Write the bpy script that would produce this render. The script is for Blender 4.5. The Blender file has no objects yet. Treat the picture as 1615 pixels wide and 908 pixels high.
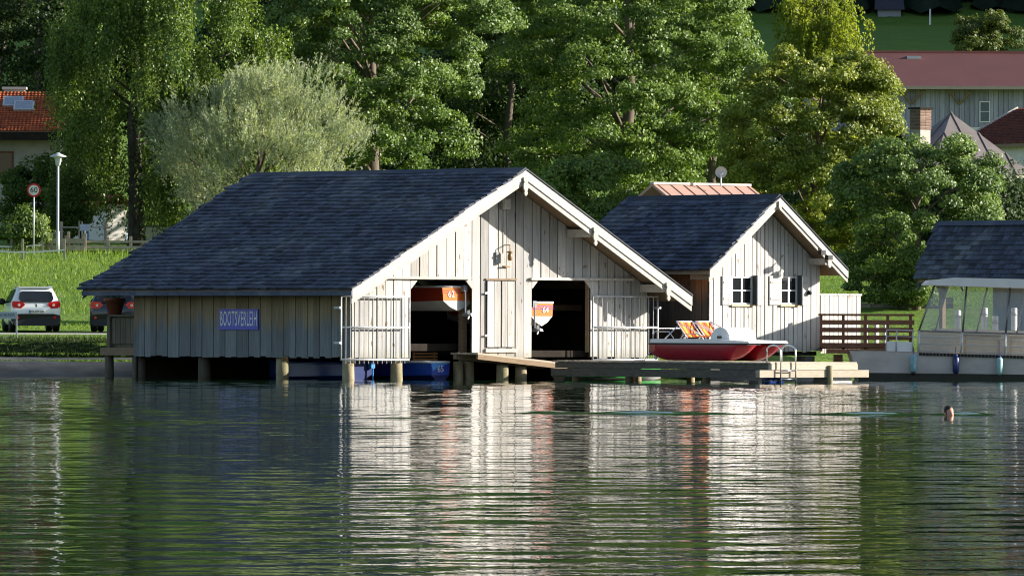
import bpy, bmesh, math, random
import numpy as np
from mathutils import Vector, Matrix, noise as mnoise

random.seed(7); rng = np.random.default_rng(7)
R = math.radians
SC = bpy.context.scene
COL = SC.collection

# ------------------------------------------------------------------ camera
FPX, IW, IH = 12000.0, 1615.0, 908.0
CAM = Vector((0, 0, 1.74))
PITCH, ROLL = 56 / FPX, 0.0035
_f = Vector((0, math.cos(PITCH), math.sin(PITCH)))
_r0 = Vector((1, 0, 0)); _u0 = Vector((0, -math.sin(PITCH), math.cos(PITCH)))
RIGHT = _r0 * math.cos(ROLL) + _u0 * math.sin(ROLL)
UP = -_r0 * math.sin(ROLL) + _u0 * math.cos(ROLL)
cam_data = bpy.data.cameras.new('camera')
cam_data.sensor_width = 36; cam_data.lens = 36 * FPX / IW
cam_data.clip_start = 1; cam_data.clip_end = 6000
cam = bpy.data.objects.new('camera', cam_data); COL.objects.link(cam)
cam.matrix_world = Matrix((
    (RIGHT.x, UP.x, -_f.x, CAM.x), (RIGHT.y, UP.y, -_f.y, CAM.y), (RIGHT.z, UP.z, -_f.z, CAM.z), (0, 0, 0, 1)))
SC.camera = cam

# ------------------------------------------------------------------ light
SUN = Vector((1.70, 0.14, 0.57)).normalized()          # towards the sun
SUN_EL = math.asin(SUN.z); SUN_AZ = math.atan2(SUN.x, SUN.y)
w = bpy.data.worlds.new('World'); SC.world = w; w.use_nodes = True
nt = w.node_tree; nt.nodes.clear()
sky = nt.nodes.new('ShaderNodeTexSky'); sky.sky_type = 'NISHITA'; sky.sun_disc = False
sky.sun_elevation = SUN_EL; sky.sun_rotation = SUN_AZ
bg = nt.nodes.new('ShaderNodeBackground'); bg.inputs[1].default_value = 0.085
wo = nt.nodes.new('ShaderNodeOutputWorld')
nt.links.new(sky.outputs[0], bg.inputs[0]); nt.links.new(bg.outputs[0], wo.inputs[0])
sl = bpy.data.lights.new('sun', 'SUN'); sl.energy = 5.0; sl.angle = R(0.5); sl.color = (1.0, 0.93, 0.83)
so = bpy.data.objects.new('sun', sl); COL.objects.link(so)
so.rotation_euler = SUN.to_track_quat('Z', 'Y').to_euler(); so.location = (40, 100, 60)
SC.view_settings.view_transform = 'Standard'; SC.view_settings.look = 'None'
SC.view_settings.exposure = 1.25; SC.view_settings.gamma = 1.0
SC.cycles.max_bounces = 6; SC.cycles.diffuse_bounces = 3; SC.cycles.glossy_bounces = 3
SC.cycles.transparent_max_bounces = 12; SC.cycles.use_denoising = True
SC.cycles.sample_clamp_indirect = 4.0; SC.cycles.filter_width = 1.1

# ------------------------------------------------------------------ pixel helpers (place things at their real distance)
def ray(px, py):
    d = _f + RIGHT * ((px - IW / 2) / FPX) - UP * ((py - IH / 2) / FPX)
    return d
def W(px, py, Y):
    d = ray(px, py); return CAM + d * ((Y - CAM.y) / d.y)
def onz(px, py, z):
    d = ray(px, py); return CAM + d * ((z - CAM.z) / d.z)
class Frame:
    def __init__(s, o, yaw):
        s.o = Vector(o); s.yaw = yaw
        s.x = Vector((math.cos(yaw), math.sin(yaw), 0)); s.y = Vector((-math.sin(yaw), math.cos(yaw), 0))
    def loc(s, p):
        d = Vector(p) - s.o; return Vector((d.dot(s.x), d.dot(s.y), d.z))
    def wld(s, x, y, z): return s.o + s.x * x + s.y * y + Vector((0, 0, z))
    def gy(s, px, py, c=0.0):          # hit the plane local y = c
        d = ray(px, py); p0 = s.wld(0, c, 0); t = (p0 - CAM).dot(s.y) / d.dot(s.y)
        q = s.loc(CAM + d * t); return q.x, q.z
    def gx(s, px, py, c=0.0):          # hit the plane local x = c
        d = ray(px, py); p0 = s.wld(c, 0, 0); t = (p0 - CAM).dot(s.x) / d.dot(s.x)
        q = s.loc(CAM + d * t); return q.y, q.z
    def gz(s, px, py, z):
        q = s.loc(onz(px, py, s.o.z + z)); return q.x, q.y

# ------------------------------------------------------------------ materials
MATS = {}
def nodes_of(name, rough=0.6, spec=0.3, metal=0.0):
    m = bpy.data.materials.new(name); m.use_nodes = True
    n = m.node_tree; b = n.nodes['Principled BSDF']
    b.inputs['Roughness'].default_value = rough; b.inputs['Metallic'].default_value = metal
    b.inputs['Specular IOR Level'].default_value = spec
    return m, n, b
def rand_value(n):
    g = n.nodes.new('ShaderNodeNewGeometry'); o = n.nodes.new('ShaderNodeObjectInfo')
    a = n.nodes.new('ShaderNodeMath'); a.operation = 'ADD'
    n.links.new(g.outputs['Random Per Island'], a.inputs[0]); n.links.new(o.outputs['Random'], a.inputs[1])
    f = n.nodes.new('ShaderNodeMath'); f.operation = 'FRACT'; n.links.new(a.outputs[0], f.inputs[0])
    return f.outputs[0]
def mixc(n, fac, a, b, mode='MIX'):
    x = n.nodes.new('ShaderNodeMix'); x.data_type = 'RGBA'; x.blend_type = mode
    for s, v in ((x.inputs[0], fac), (x.inputs[6], a), (x.inputs[7], b)):
        if isinstance(v, (int, float)): s.default_value = v
        elif isinstance(v, tuple): s.default_value = (*v[:3], 1)
        else: n.links.new(v, s)
    return x.outputs[2]
def coords(n, scale, kind='Object'):
    if kind == 'World':
        g = n.nodes.new('ShaderNodeNewGeometry'); mp = n.nodes.new('ShaderNodeMapping'); mp.inputs['Scale'].default_value = scale
        n.links.new(g.outputs['Position'], mp.inputs[0]); return mp.outputs[0]
    t = n.nodes.new('ShaderNodeTexCoord'); mp = n.nodes.new('ShaderNodeMapping')
    mp.inputs['Scale'].default_value = scale
    n.links.new(t.outputs[kind], mp.inputs[0]); return mp.outputs[0]
def noise(n, scale, detail=4, rough=0.55, kind='Object', dist=0.0):
    t = n.nodes.new('ShaderNodeTexNoise'); t.inputs['Scale'].default_value = 1
    t.inputs['Detail'].default_value = detail; t.inputs['Roughness'].default_value = rough; t.inputs['Distortion'].default_value = dist
    n.links.new(coords(n, scale, kind), t.inputs['Vector']); return t.outputs[0]
def ramp(n, v, a, b):
    m = n.nodes.new('ShaderNodeMapRange'); m.inputs[1].default_value = a; m.inputs[2].default_value = b
    n.links.new(v, m.inputs[0]); return m.outputs[0]
def bump(n, b, h, strength, dist):
    x = n.nodes.new('ShaderNodeBump'); x.inputs['Strength'].default_value = strength; x.inputs['Distance'].default_value = dist
    n.links.new(h, x.inputs['Height']); n.links.new(x.outputs[0], b.inputs['Normal'])
def pm(name, c1, c2=None, scale=(6, 6, 6), rough=0.6, spec=0.3, metal=0.0, var=0.0, bmp=0.0, bd=0.01, big=None, coat=0.0, wpatch=None, knots=None, damp=None):
    """plain procedural material: two colours mixed by noise, a value jitter per piece, fine relief."""
    if name in MATS: return MATS[name]
    m, n, b = nodes_of(name, rough, spec, metal)
    c2 = c2 or tuple(v * 0.8 for v in c1)
    h = noise(n, scale)
    col = mixc(n, ramp(n, h, 0.3, 0.7), c2, c1)
    if big:
        col = mixc(n, ramp(n, noise(n, big[0], 3), 0.45, 0.75), col, big[1])
    if wpatch: col = mixc(n, ramp(n, noise(n, wpatch[0], 3, .6, 'World'), .5, .72), col, wpatch[1])
    if knots: col = mixc(n, ramp(n, noise(n, (7, 7, 3.2), 1), .70, .76), col, knots)
    if damp:
        t = n.nodes.new('ShaderNodeTexCoord'); sp = n.nodes.new('ShaderNodeSeparateXYZ'); n.links.new(t.outputs['Object'], sp.inputs[0])
        zz = n.nodes.new('ShaderNodeMath'); zz.operation = 'MULTIPLY_ADD'; zz.inputs[1].default_value = .5
        n.links.new(noise(n, (5, 5, .6), 3), zz.inputs[0]); n.links.new(sp.outputs[2], zz.inputs[2])
        col = mixc(n, ramp(n, zz.outputs[0], damp[1], damp[0]), col, damp[2])
    if var:
        rv = rand_value(n); col = mixc(n, 1.0, col, mixc(n, rv, (1 - var,) * 3, (1 + var * .5,) * 3), 'MULTIPLY')
    n.links.new(col, b.inputs['Base Color'])
    if bmp: bump(n, b, h, bmp, bd)
    if coat: b.inputs['Coat Weight'].default_value = coat; b.inputs['Coat Roughness'].default_value = 0.08
    MATS[name] = m; return m
def stained_wood(name, top, low, zsplit, soft):
    """bare boards: warm where the eaves keep them dry, silvered by weather below an uneven line."""
    m, n, b = nodes_of(name, 0.75, 0.2)
    t = n.nodes.new('ShaderNodeTexCoord'); s = n.nodes.new('ShaderNodeSeparateXYZ'); n.links.new(t.outputs['Object'], s.inputs[0])
    jag = noise(n, (3.1, 3.1, 0.25), 3)
    a = n.nodes.new('ShaderNodeMath'); a.operation = 'MULTIPLY_ADD'; a.inputs[1].default_value = 1.3
    n.links.new(jag, a.inputs[0]); n.links.new(s.outputs[2], a.inputs[2])
    fac = ramp(n, a.outputs[0], zsplit + .65 - soft, zsplit + .65 + soft)
    g = noise(n, (26, 26, 1.2), 5)
    hi = mixc(n, ramp(n, g, .3, .7), tuple(v * .6 for v in top), top)
    lo = mixc(n, ramp(n, g, .3, .7), tuple(v * .6 for v in low), low)
    col = mixc(n, fac, lo, hi)
    col = mixc(n, 1.0, col, mixc(n, rand_value(n), (.72,) * 3, (1.15,) * 3), 'MULTIPLY')
    n.links.new(col, b.inputs['Base Color']); bump(n, b, g, .5, .01)
    MATS[name] = m; return m
def leaf_mat(name, cols, trans=0.35, rough=0.45, spec=0.35):
    m = bpy.data.materials.new(name); m.use_nodes = True; n = m.node_tree; b = n.nodes['Principled BSDF']
    g = n.nodes.new('ShaderNodeNewGeometry')
    cr = n.nodes.new('ShaderNodeValToRGB'); e = cr.color_ramp.elements
    while len(e) < len(cols): e.new(0.5)
    for i, c in enumerate(cols): e[i].position = i / (len(cols) - 1); e[i].color = (*c, 1)
    n.links.new(g.outputs['Random Per Island'], cr.inputs[0])
    col = mixc(n, 1.0, cr.outputs[0], mixc(n, ramp(n, noise(n, (.55, .55, .55), 2), .35, .65), (.75, .8, .75), (1.2, 1.15, 1.05)), 'MULTIPLY')
    n.links.new(col, b.inputs['Base Color']); b.inputs['Roughness'].default_value = rough
    b.inputs['Specular IOR Level'].default_value = spec
    tr = n.nodes.new('ShaderNodeBsdfTranslucent')
    n.links.new(mixc(n, 1.0, col, (1.5, 1.5, .55), 'MULTIPLY'), tr.inputs[0])
    mx = n.nodes.new('ShaderNodeMixShader'); mx.inputs[0].default_value = trans
    n.links.new(b.outputs[0], mx.inputs[1]); n.links.new(tr.outputs[0], mx.inputs[2])
    n.links.new(mx.outputs[0], n.nodes['Material Output'].inputs[0])
    MATS[name] = m; return m

M_PALE = pm('silvered_planks', (.58, .555, .515), (.36, .35, .335), (22, 22, 1.0), .8, .15, var=.34, bmp=.4, big=((.9, .9, .3), (.31, .315, .32)), knots=(.22, .17, .12), damp=(.85, 1.25, (.30, .29, .24)))
M_HUT = pm('whitened_planks', (.66, .635, .59), (.52, .50, .47), (24, 24, 1.0), .8, .15, var=.16, bmp=.4, big=((.8, .8, .3), (.44, .435, .42)), knots=(.34, .28, .22), damp=(.15, .6, (.42, .40, .34)))
M_TRIM = pm('bleached_trim', (.56, .52, .46), (.42, .39, .345), (5, 5, 5), .75, .2, var=.12, bmp=.3)
M_BEAM = pm('old_beam', (.30, .22, .14), (.20, .14, .09), (3, 18, 18), .8, .2, var=.15, bmp=.4)
M_SIDE = stained_wood('weathered_side_planks', (.36, .28, .175), (.23, .245, .25), 1.75, .22)
M_HUTSIDE = stained_wood('hut_side_planks', (.42, .19, .075), (.12, .09, .07), 2.0, .5)
M_SHING = pm('grey_shingle', (.078, .09, .13), (.032, .038, .06), (9, 9, 30), .7, .35, var=.6, bmp=.6, wpatch=((.5, .5, .5), (.125, .135, .15)))  # grey wood with the blue of the sky light put into its colour
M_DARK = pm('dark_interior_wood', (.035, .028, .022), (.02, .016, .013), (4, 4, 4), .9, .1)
M_METAL = pm('galvanised_metal', (.60, .61, .62), (.48, .49, .50), (14, 14, 14), .45, .5, metal=.35)
M_CHROME = pm('polished_steel', (.75, .75, .76), (.65, .65, .66), (9, 9, 9), .18, .5, metal=1.0)
M_PILE = pm('wet_pile', (.40, .32, .20), (.24, .20, .13), (9, 9, 2), .8, .2, var=.2, bmp=.6, big=((1.5, 1.5, 2.0), (.16, .17, .08)))
M_DOCK = pm('dock_planks', (.50, .42, .33), (.36, .31, .25), (4, 4, 20), .8, .2, var=.25, bmp=.4)
M_DOCKB = pm('dock_beam_shaded', (.15, .135, .11), (.085, .08, .065), (4, 4, 20), .8, .2, var=.1, bmp=.4)  # dock wood darkened for the shaded left faces; lit end keeps paler wood
M_BLACK = pm('black_rubber', (.015, .015, .016), None, rough=.6)
M_WHITE = pm('white_gelcoat', (.80, .80, .80), (.74, .74, .74), (2, 2, 2), .25, .5)
M_GLASS_D = pm('dark_window_glass', (.012, .014, .016), (.02, .022, .025), (2, 2, 2), .06, .6)

# ------------------------------------------------------------------ mesh helpers
class MB:
    def __init__(s): s.v = []; s.f = []; s.m = []
    def add(s, vs, fs, mi=0):
        o = len(s.v); s.v += [tuple(p) for p in vs]; s.f += [tuple(i + o for i in f) for f in fs]; s.m += [mi] * len(fs); return s
    def box(s, a, b, mi=0, mat=None):
        (x0, y0, z0), (x1, y1, z1) = a, b
        vs = [(x0, y0, z0), (x1, y0, z0), (x1, y1, z0), (x0, y1, z0), (x0, y0, z1), (x1, y0, z1), (x1, y1, z1), (x0, y1, z1)]
        if mat is not None: vs = [mat @ Vector(p) for p in vs]
        return s.add(vs, [(0, 3, 2, 1), (4, 5, 6, 7), (0, 1, 5, 4), (1, 2, 6, 5), (2, 3, 7, 6), (3, 0, 4, 7)], mi)
    def bar(s, p, q, wx, wz, mi=0, up=(0, 0, 1)):
        p, q = Vector(p), Vector(q); d = (q - p); L = d.length; d.normalize()
        up = Vector(up); sx = d.cross(up)
        if sx.length < 1e-4: sx = d.cross(Vector((1, 0, 0)))
        sx.normalize(); sz = sx.cross(d)
        M = Matrix(((sx.x, d.x, sz.x, p.x), (sx.y, d.y, sz.y, p.y), (sx.z, d.z, sz.z, p.z), (0, 0, 0, 1)))
        return s.box((-wx / 2, 0, -wz / 2), (wx / 2, L, wz / 2), mi, M)
    def tube(s, pts, rad, n=6, mi=0, caps=True):
        pts = [Vector(p) for p in pts]
        if isinstance(rad, (int, float)): rad = [rad] * len(pts)
        vs = []; prev = None
        for i, p in enumerate(pts):
            d = (pts[min(i + 1, len(pts) - 1)] - pts[max(i - 1, 0)]).normalized()
            a = d.orthogonal().normalized() if prev is None else (prev - d * prev.dot(d)).normalized()
            prev = a; c = d.cross(a)
            vs += [p + (a * math.cos(2 * math.pi * k / n) + c * math.sin(2 * math.pi * k / n)) * rad[i] for k in range(n)]
        fs = [(i * n + k, i * n + (k + 1) % n, (i + 1) * n + (k + 1) % n, (i + 1) * n + k) for i in range(len(pts) - 1) for k in range(n)]
        if caps: fs += [tuple(range(n))[::-1], tuple((len(pts) - 1) * n + k for k in range(n))]
        return s.add(vs, fs, mi)
    def prism(s, poly, fn0, fn1, mi=0):
        """poly: 2-D outline; fn0 / fn1 turn (a, b) into the two end faces."""
        n = len(poly); vs = [fn0(*p) for p in poly] + [fn1(*p) for p in poly]
        return s.add(vs, [tuple(range(n))[::-1], tuple(range(n, 2 * n))] + [(i, (i + 1) % n, n + (i + 1) % n, n + i) for i in range(n)], mi)
    def loft(s, rings, mi=0, closed=True, cap=(True, True)):
        n = len(rings[0]); vs = [p for r in rings for p in r]; k = n if closed else n - 1
        fs = [(i * n + j, i * n + (j + 1) % n, (i + 1) * n + (j + 1) % n, (i + 1) * n + j) for i in range(len(rings) - 1) for j in range(k)]
        if cap[0]: fs.append(tuple(range(n))[::-1])
        if cap[1]: fs.append(tuple((len(rings) - 1) * n + j for j in range(n)))
        return s.add(vs, fs, mi)
    def lathe(s, prof, n=12, c=(0, 0, 0), axis='z', mi=0):
        rings = []
        for r, h in prof:
            ring = []
            for k in range(n):
                a = 2 * math.pi * k / n; p = (r * math.cos(a), r * math.sin(a), h)
                if axis == 'x': p = (h, p[0], p[1])
                if axis == 'y': p = (p[0], h, p[1])
                ring.append((c[0] + p[0], c[1] + p[1], c[2] + p[2]))
            rings.append(ring)
        return s.loft(rings, mi)
    def mesh(s, name, mats, smooth=False):
        me = bpy.data.meshes.new(name); me.from_pydata(s.v, [], s.f)
        for m in (mats if isinstance(mats, (list, tuple)) else [mats]): me.materials.append(m)
        if any(s.m): me.polygons.foreach_set('material_index', s.m)
        bm = bmesh.new(); bm.from_mesh(me); bmesh.ops.recalc_face_normals(bm, faces=bm.faces); bm.to_mesh(me); bm.free()
        if smooth: me.polygons.foreach_set('use_smooth', [True] * len(me.polygons))
        return me
    def build(s, name, mats, parent=None, smooth=False, kind=None):
        return link(name, s.mesh(name, mats, smooth), parent, kind)
def link(name, me, parent=None, kind=None, mw=None):
    o = bpy.data.objects.new(name, me); COL.objects.link(o)
    if parent is not None: o.parent = parent
    if kind: o['kind'] = kind
    if mw is not None: o.matrix_local = mw
    return o
def tag(o, label, cat, group=None):
    o['label'] = label; o['category'] = cat
    if group: o['group'] = group
    return o
def thing(name, label, cat, loc=(0, 0, 0), yaw=0.0, group=None):
    o = bpy.data.objects.new(name, None); o.empty_display_size = .3; COL.objects.link(o)
    o.location = loc; o.rotation_euler = (0, 0, yaw); return tag(o, label, cat, group)
def smooth_angle(me, deg=40):
    try: me.set_sharp_from_angle(angle=R(deg))
    except Exception: pass
def copy_tree(o, parent=None):
    c = o.copy(); COL.objects.link(c)
    if parent is not None: c.parent = parent
    for ch in list(o.children): copy_tree(ch, c)
    return c
def text_mesh(txt, size, mat, depth=.004, sx=1.0, bold=0.0, spc=1.0):
    cu = bpy.data.curves.new('lettering', 'FONT'); cu.body = txt; cu.size = size; cu.align_x = 'CENTER'; cu.align_y = 'CENTER'; cu.extrude = depth; cu.offset = bold; cu.space_character = spc
    cu.resolution_u = 3
    ob = bpy.data.objects.new('lettering', cu); COL.objects.link(ob)
    dg = bpy.context.evaluated_depsgraph_get(); me = bpy.data.meshes.new_from_object(ob.evaluated_get(dg))
    bpy.data.objects.remove(ob); me.materials.clear(); me.materials.append(mat)
    if sx != 1: me.transform(Matrix.Diagonal((sx, 1, 1, 1)))
    return me
def face_mat(p, xdir, updir):
    x = Vector(xdir).normalized(); z = x.cross(Vector(updir)).normalized(); y = z.cross(x)
    return Matrix(((x.x, y.x, z.x, p[0]), (x.y, y.y, z.y, p[1]), (x.z, y.z, z.z, p[2]), (0, 0, 0, 1)))

# ------------------------------------------------------------------ ground
FAR = [(346, 4.9), (420, 8), (600, 16), (700, 26.6), (900, 37.2), (1000, 60), (1600, 260), (2600, 600)]
LEFT = [(-200, -2.5), (244, -1.2), (246.7, -.5), (246.9, .5), (247.2, .63), (247.34, 1.06), (262, 1.11), (270, 1.15), (276, 1.28), (300, 1.75), (318, 3.35), (334, 4.7)] + FAR
MID = [(-200, -2.5), (232, -1.2), (239, -.1), (241, .35), (262, .9), (275, 1.9), (285, 2.4), (330, 4.0)] + FAR
RGT = [(-200, -2.5), (250, -1.2), (255, -.3), (257, .4), (262, .9), (275, 1.9), (285, 2.4), (330, 4.0)] + FAR
def prof(k, y):
    return np.interp(y, [p[0] for p in k], [p[1] for p in k])
def sstep(a, b, x):
    t = min(1, max(0, (x - a) / (b - a))); return t * t * (3 - 2 * t)
def gz(x, y):
    t = sstep(3, 6, x); u = sstep(9.6, 10.6, x)
    return float((prof(LEFT, y) * (1 - t) + prof(MID, y) * t) * (1 - u) + prof(RGT, y) * u)
def grid_sheet(xs, ys, zf):
    vs = [(x, y, zf(x, y)) for y in ys for x in xs]; n = len(xs)
    fs = [(j * n + i, j * n + i + 1, (j + 1) * n + i + 1, (j + 1) * n + i) for j in range(len(ys) - 1) for i in range(n - 1)]
    return vs, fs
def sheet(name, xs, ys, zf, mat):
    b = MB(); b.add(*grid_sheet(xs, ys, zf)); return b.build(name, mat, None, True, 'structure')
m, n, b = nodes_of('meadow_grass', .9, .1)
g1 = noise(n, (.35, .35, .35), 5); g2 = noise(n, (5, 5, 5), 5)
c = mixc(n, ramp(n, g1, .35, .65), (.11, .20, .03), (.17, .25, .045))
c = mixc(n, ramp(n, g2, .3, .7), mixc(n, 1.0, c, (.6, .65, .6), 'MULTIPLY'), c)
n.links.new(c, b.inputs['Base Color']); bump(n, b, g2, .8, .15); M_GRASS = m
xs = sorted(set([-1500, -900, -500, -300, -200, -120, -80] + list(range(-60, 62, 2)) + [80, 110, 140, 200, 300, 500, 900, 1500]))
ys = sorted(set([-200, 0, 100, 200, 225] + list(np.arange(230, 350, 1.5)) + [246.7, 246.9, 247.2, 247.34, 247.5, 248] + list(range(350, 720, 15)) + [760, 800, 850, 900, 950, 1000, 1300, 1600, 2600]))
sheet('ground', xs, ys, lambda x, y: gz(x, y) + (.12 * mnoise.noise((x * .25, y * .25, 3)) if y > 262 else .04 * mnoise.noise((x * .8, y * .8, 3))), M_GRASS)
M_CONC = pm('bank_concrete', (.17, .17, .17), (.085, .085, .09), (1.2, 3.5, 5), .9, .2, bmp=.4, big=((.3, .3, .3), (.08, .08, .075)))
b = MB(); BX = list(np.arange(-60, 3.1, .9))
for pr in (((246.55, -.7), (246.72, .05), (246.84, .42), (246.98, .56), (247.3, .66)),):
    vs = [(x, y + .05 * mnoise.noise((x * .7, y, 0)), z + .05 * mnoise.noise((x * .9, 2, z))) for y, z in pr for x in BX]; nn_ = len(BX)
    b.add(vs, [(j * nn_ + i, j * nn_ + i + 1, (j + 1) * nn_ + i + 1, (j + 1) * nn_ + i) for j in range(len(pr) - 1) for i in range(nn_ - 1)])
b.build('gravel_bank', M_CONC, None, True, 'structure')
sheet('bank_verge', list(np.arange(-40, 3, .8)), [247.22, 247.36, 249, 252, 256, 260, 264, 266.5], lambda x, y: gz(x, y) + .05 + .05 * mnoise.noise((x, y, 4)), pm('shade_dark_verge', (.035, .055, .018), (.018, .03, .010), (4, 4, 4), .95, .1))  # shade on the bank is put into this dark green
sheet('bank_shore', list(np.arange(6, 11.1, .5)), list(np.arange(237.5, 246, .5)), lambda x, y: gz(x, y) + .07, M_CONC)
M_PATH = pm('pale_path', (.42, .40, .36), (.32, .30, .27), (3, 3, 3), .9, .2, bmp=.3)
sheet('path', list(np.arange(-60, -5, 1.0)), [268.6, 269.3, 270.0, 270.8, 271.6], lambda x, y: gz(x, y) + .16, M_PATH)
M_ROAD = pm('grey_road', (.11, .11, .11), (.07, .07, .07), (4, 4, 4), .9, .2)
sheet('road', list(np.arange(-70, 60, 2.0)), [337, 338.5, 340, 341.5, 343], lambda x, y: gz(x, y) + .15, M_ROAD)

# lake
WAVE_SLOPE = .0215; SWIM_Y = onz(1496, 655, 0).y
m, n, b = nodes_of('lake_water', .015, .5)
b.inputs['IOR'].default_value = 1.333
n.links.new(mixc(n, noise(n, (.05, .05, .05), 2), (.008, .026, .013), (.012, .034, .016)), b.inputs['Base Color'])
w1 = noise(n, (1.9, .85, 1), 3, .5, dist=.3); w2 = noise(n, (1.1, .32, 1), 2, .5); w3 = noise(n, (4, 3, 1), 2, .5); w4 = noise(n, (.35, .12, 1), 2, .5)
def madd(n, a, k, c=0.0):
    x = n.nodes.new('ShaderNodeMath'); x.operation = 'MULTIPLY_ADD'; x.inputs[1].default_value = k
    n.links.new(a, x.inputs[0])
    if isinstance(c, float): x.inputs[2].default_value = c
    else: n.links.new(c, x.inputs[2])
    return x.outputs[0]
hh = madd(n, w3, .0035)
bump(n, b, hh, 1.0, 1.0)
LX = np.concatenate([[-200, -120, -70, -40, -28], np.arange(-22, 22.01, .22), [28, 40, 70, 120, 200]])
LY = np.concatenate([[-160, -100, -50, 0, 25, 38], np.arange(46, 248.01, .14), [252, 258, 264]])
GX, GY = np.meshgrid(LX, LY); GZ = np.zeros_like(GX)
wr = np.random.default_rng(3); NW = 64
for q in range(NW):                                          # many small waves of mixed length and heading
    lam = .62 * (3.6 ** (wr.uniform(0, 1) ** 1.3)); th = wr.uniform(0, 2 * math.pi); k = 2 * math.pi / lam
    GZ += (WAVE_SLOPE * math.sqrt(2 / NW) / k) * np.sin(k * (GX * math.cos(th) + GY * math.sin(th)) + wr.uniform(0, 6.28))
GZ *= .8 + .35 * np.sin(GX * .13 + 1.1 * np.sin(GY * .045)) * np.sin(GY * .071 + .6)
GZ += (.040 + .025 * np.sin(GX * 2.3 + 2 * np.sin(GX * .7))) * np.exp(-((GY - SWIM_Y - 1.2 - .35 * np.sin(GX * .9)) / .24) ** 2) * np.clip((GX + .5) / 2, 0, 1) * np.clip((9.6 - GX) / .6, 0, 1)   # the swimmer's wake
GZ *= np.clip((22.2 - np.abs(GX)) / 2, 0, 1) * np.clip((GY - 45) / 3, 0, 1) * np.clip((251 - GY) / 3, 0, 1)
ny, nx = GX.shape; me = bpy.data.meshes.new('lake')
me.vertices.add(nx * ny); me.vertices.foreach_set('co', np.stack([GX, GY, GZ], -1).astype(np.float32).ravel())
a_ = (np.arange(ny - 1)[:, None] * nx + np.arange(nx - 1)[None, :]).ravel()
Q = np.stack([a_, a_ + 1, a_ + nx + 1, a_ + nx], 1).astype(np.int32); nq = len(Q)
me.loops.add(4 * nq); me.loops.foreach_set('vertex_index', Q.ravel())
me.polygons.add(nq); me.polygons.foreach_set('loop_start', np.arange(0, 4 * nq, 4, dtype=np.int32)); me.polygons.foreach_set('use_smooth', np.ones(nq, dtype=bool))
me.update(calc_edges=True); me.materials.append(m); link('lake', me, None, 'structure')

# unseen mountain, added right of the view to shade the far meadow
M_UNSEEN_MTN = pm('unseen_wooded_hill', (.03, .05, .025), (.02, .035, .02), (.05, .05, .05), .95, .1)
def unseen_mtn(x, y):
    a = max(0, min(1, (x - 130) / 190)); a = a * a * (3 - 2 * a)
    e = max(0, min(1, (y - 655) / 60)); e = e * e * (3 - 2 * e)
    return gz(x, y) - 4 + 215 * a * e * (1 + .12 * mnoise.noise((x * .01, y * .01, 1)))
sheet('unseen_hills', list(range(110, 700, 15)), list(range(640, 2100, 20)), unseen_mtn, M_UNSEEN_MTN)

def ridge(x, y):  # unseen hill, added to darken what the window panes reflect
    a = sstep(360, 760, x) * (1 - sstep(1000, 1500, x)) * sstep(-1900, -1300, y) * (1 - sstep(420, 620, y))
    return -3 + 120 * a * (1 + .25 * mnoise.noise((x * .006, y * .006, 5)))
sheet('unseen_hills', list(range(330, 1500, 40)), list(range(-1900, 640, 40)), ridge, M_UNSEEN_MTN)

# ------------------------------------------------------------------ roofs and planked walls
SHINGLES = []
def shingle_mesh(wd):
    b = MB(); L = .46
    b.add([(0, 0, .012), (wd, 0, .012), (wd, L, -.012), (0, L, -.012), (0, 0, .074), (wd, 0, .068), (wd, L, 0), (0, L, 0)],
          [(0, 3, 2, 1), (4, 5, 6, 7), (0, 1, 5, 4), (1, 2, 6, 5), (2, 3, 7, 6), (3, 0, 4, 7)])
    return b
SH_W = [.17, .22, .26, .31, .36]
for wd in SH_W: SHINGLES.append(shingle_mesh(wd))
SH_ME = [s.mesh('shingle', M_SHING) for s in SHINGLES]
def shingle_slope(root, fr, eave, ridge, y0, y1, expo, limit=300):
    """courses of split shingles on the slope from eave (x, z) to ridge (x, z), y0..y1; the nearest ones singly."""
    ex, ez = eave; rx, rz = ridge; S = math.hypot(rx - ex, rz - ez); e = Vector(((rx - ex) / S, 0, (rz - ez) / S))
    yv = Vector((0, 1, 0)) if rx > ex else Vector((0, -1, 0)); nn = yv.cross(e) * -1
    nn = e.cross(yv) if e.cross(yv).z > 0 else yv.cross(e)
    xv = e.cross(nn)
    items = []
    rows = int((S - .05) / expo)
    for r in range(rows + 1):
        y = min(y0, y1) + random.uniform(-.1, .0); wave = .02 * math.sin(r * 1.7)
        while y < max(y0, y1) - .05:
            k = random.randrange(5); wd = SH_W[k]
            s = min(r * expo + random.uniform(-.016, .016) - .03, S - .4)
            org = Vector((ex, 0, ez)) + e * s + nn * (random.uniform(0.0, .016) + .022 * math.sin(y * .8 + s) * math.sin(s * .9))
            org.y = y if xv.y > 0 else y + wd
            a = random.gauss(0, .012)
            x2 = xv * math.cos(a) + e * math.sin(a); e2 = e * math.cos(a) - xv * math.sin(a)
            M = Matrix(((x2.x, e2.x, nn.x, org.x), (x2.y, e2.y, nn.y, org.y), (x2.z, e2.z, nn.z, org.z), (0, 0, 0, 1)))
            items.append((((fr.wld(*org)) - CAM).length, k, M)); y += wd + .006
    items.sort(key=lambda t: t[0])
    for d, k, M in items[:limit]: link('shingle', SH_ME[k], root, None, M)
    rest = MB()
    for d, k, M in items[limit:]: rest.add([M @ Vector(p) for p in SHINGLES[k].v], SHINGLES[k].f)
    if rest.v: rest.build('shingles', M_SHING, root, kind='stuff')
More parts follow.
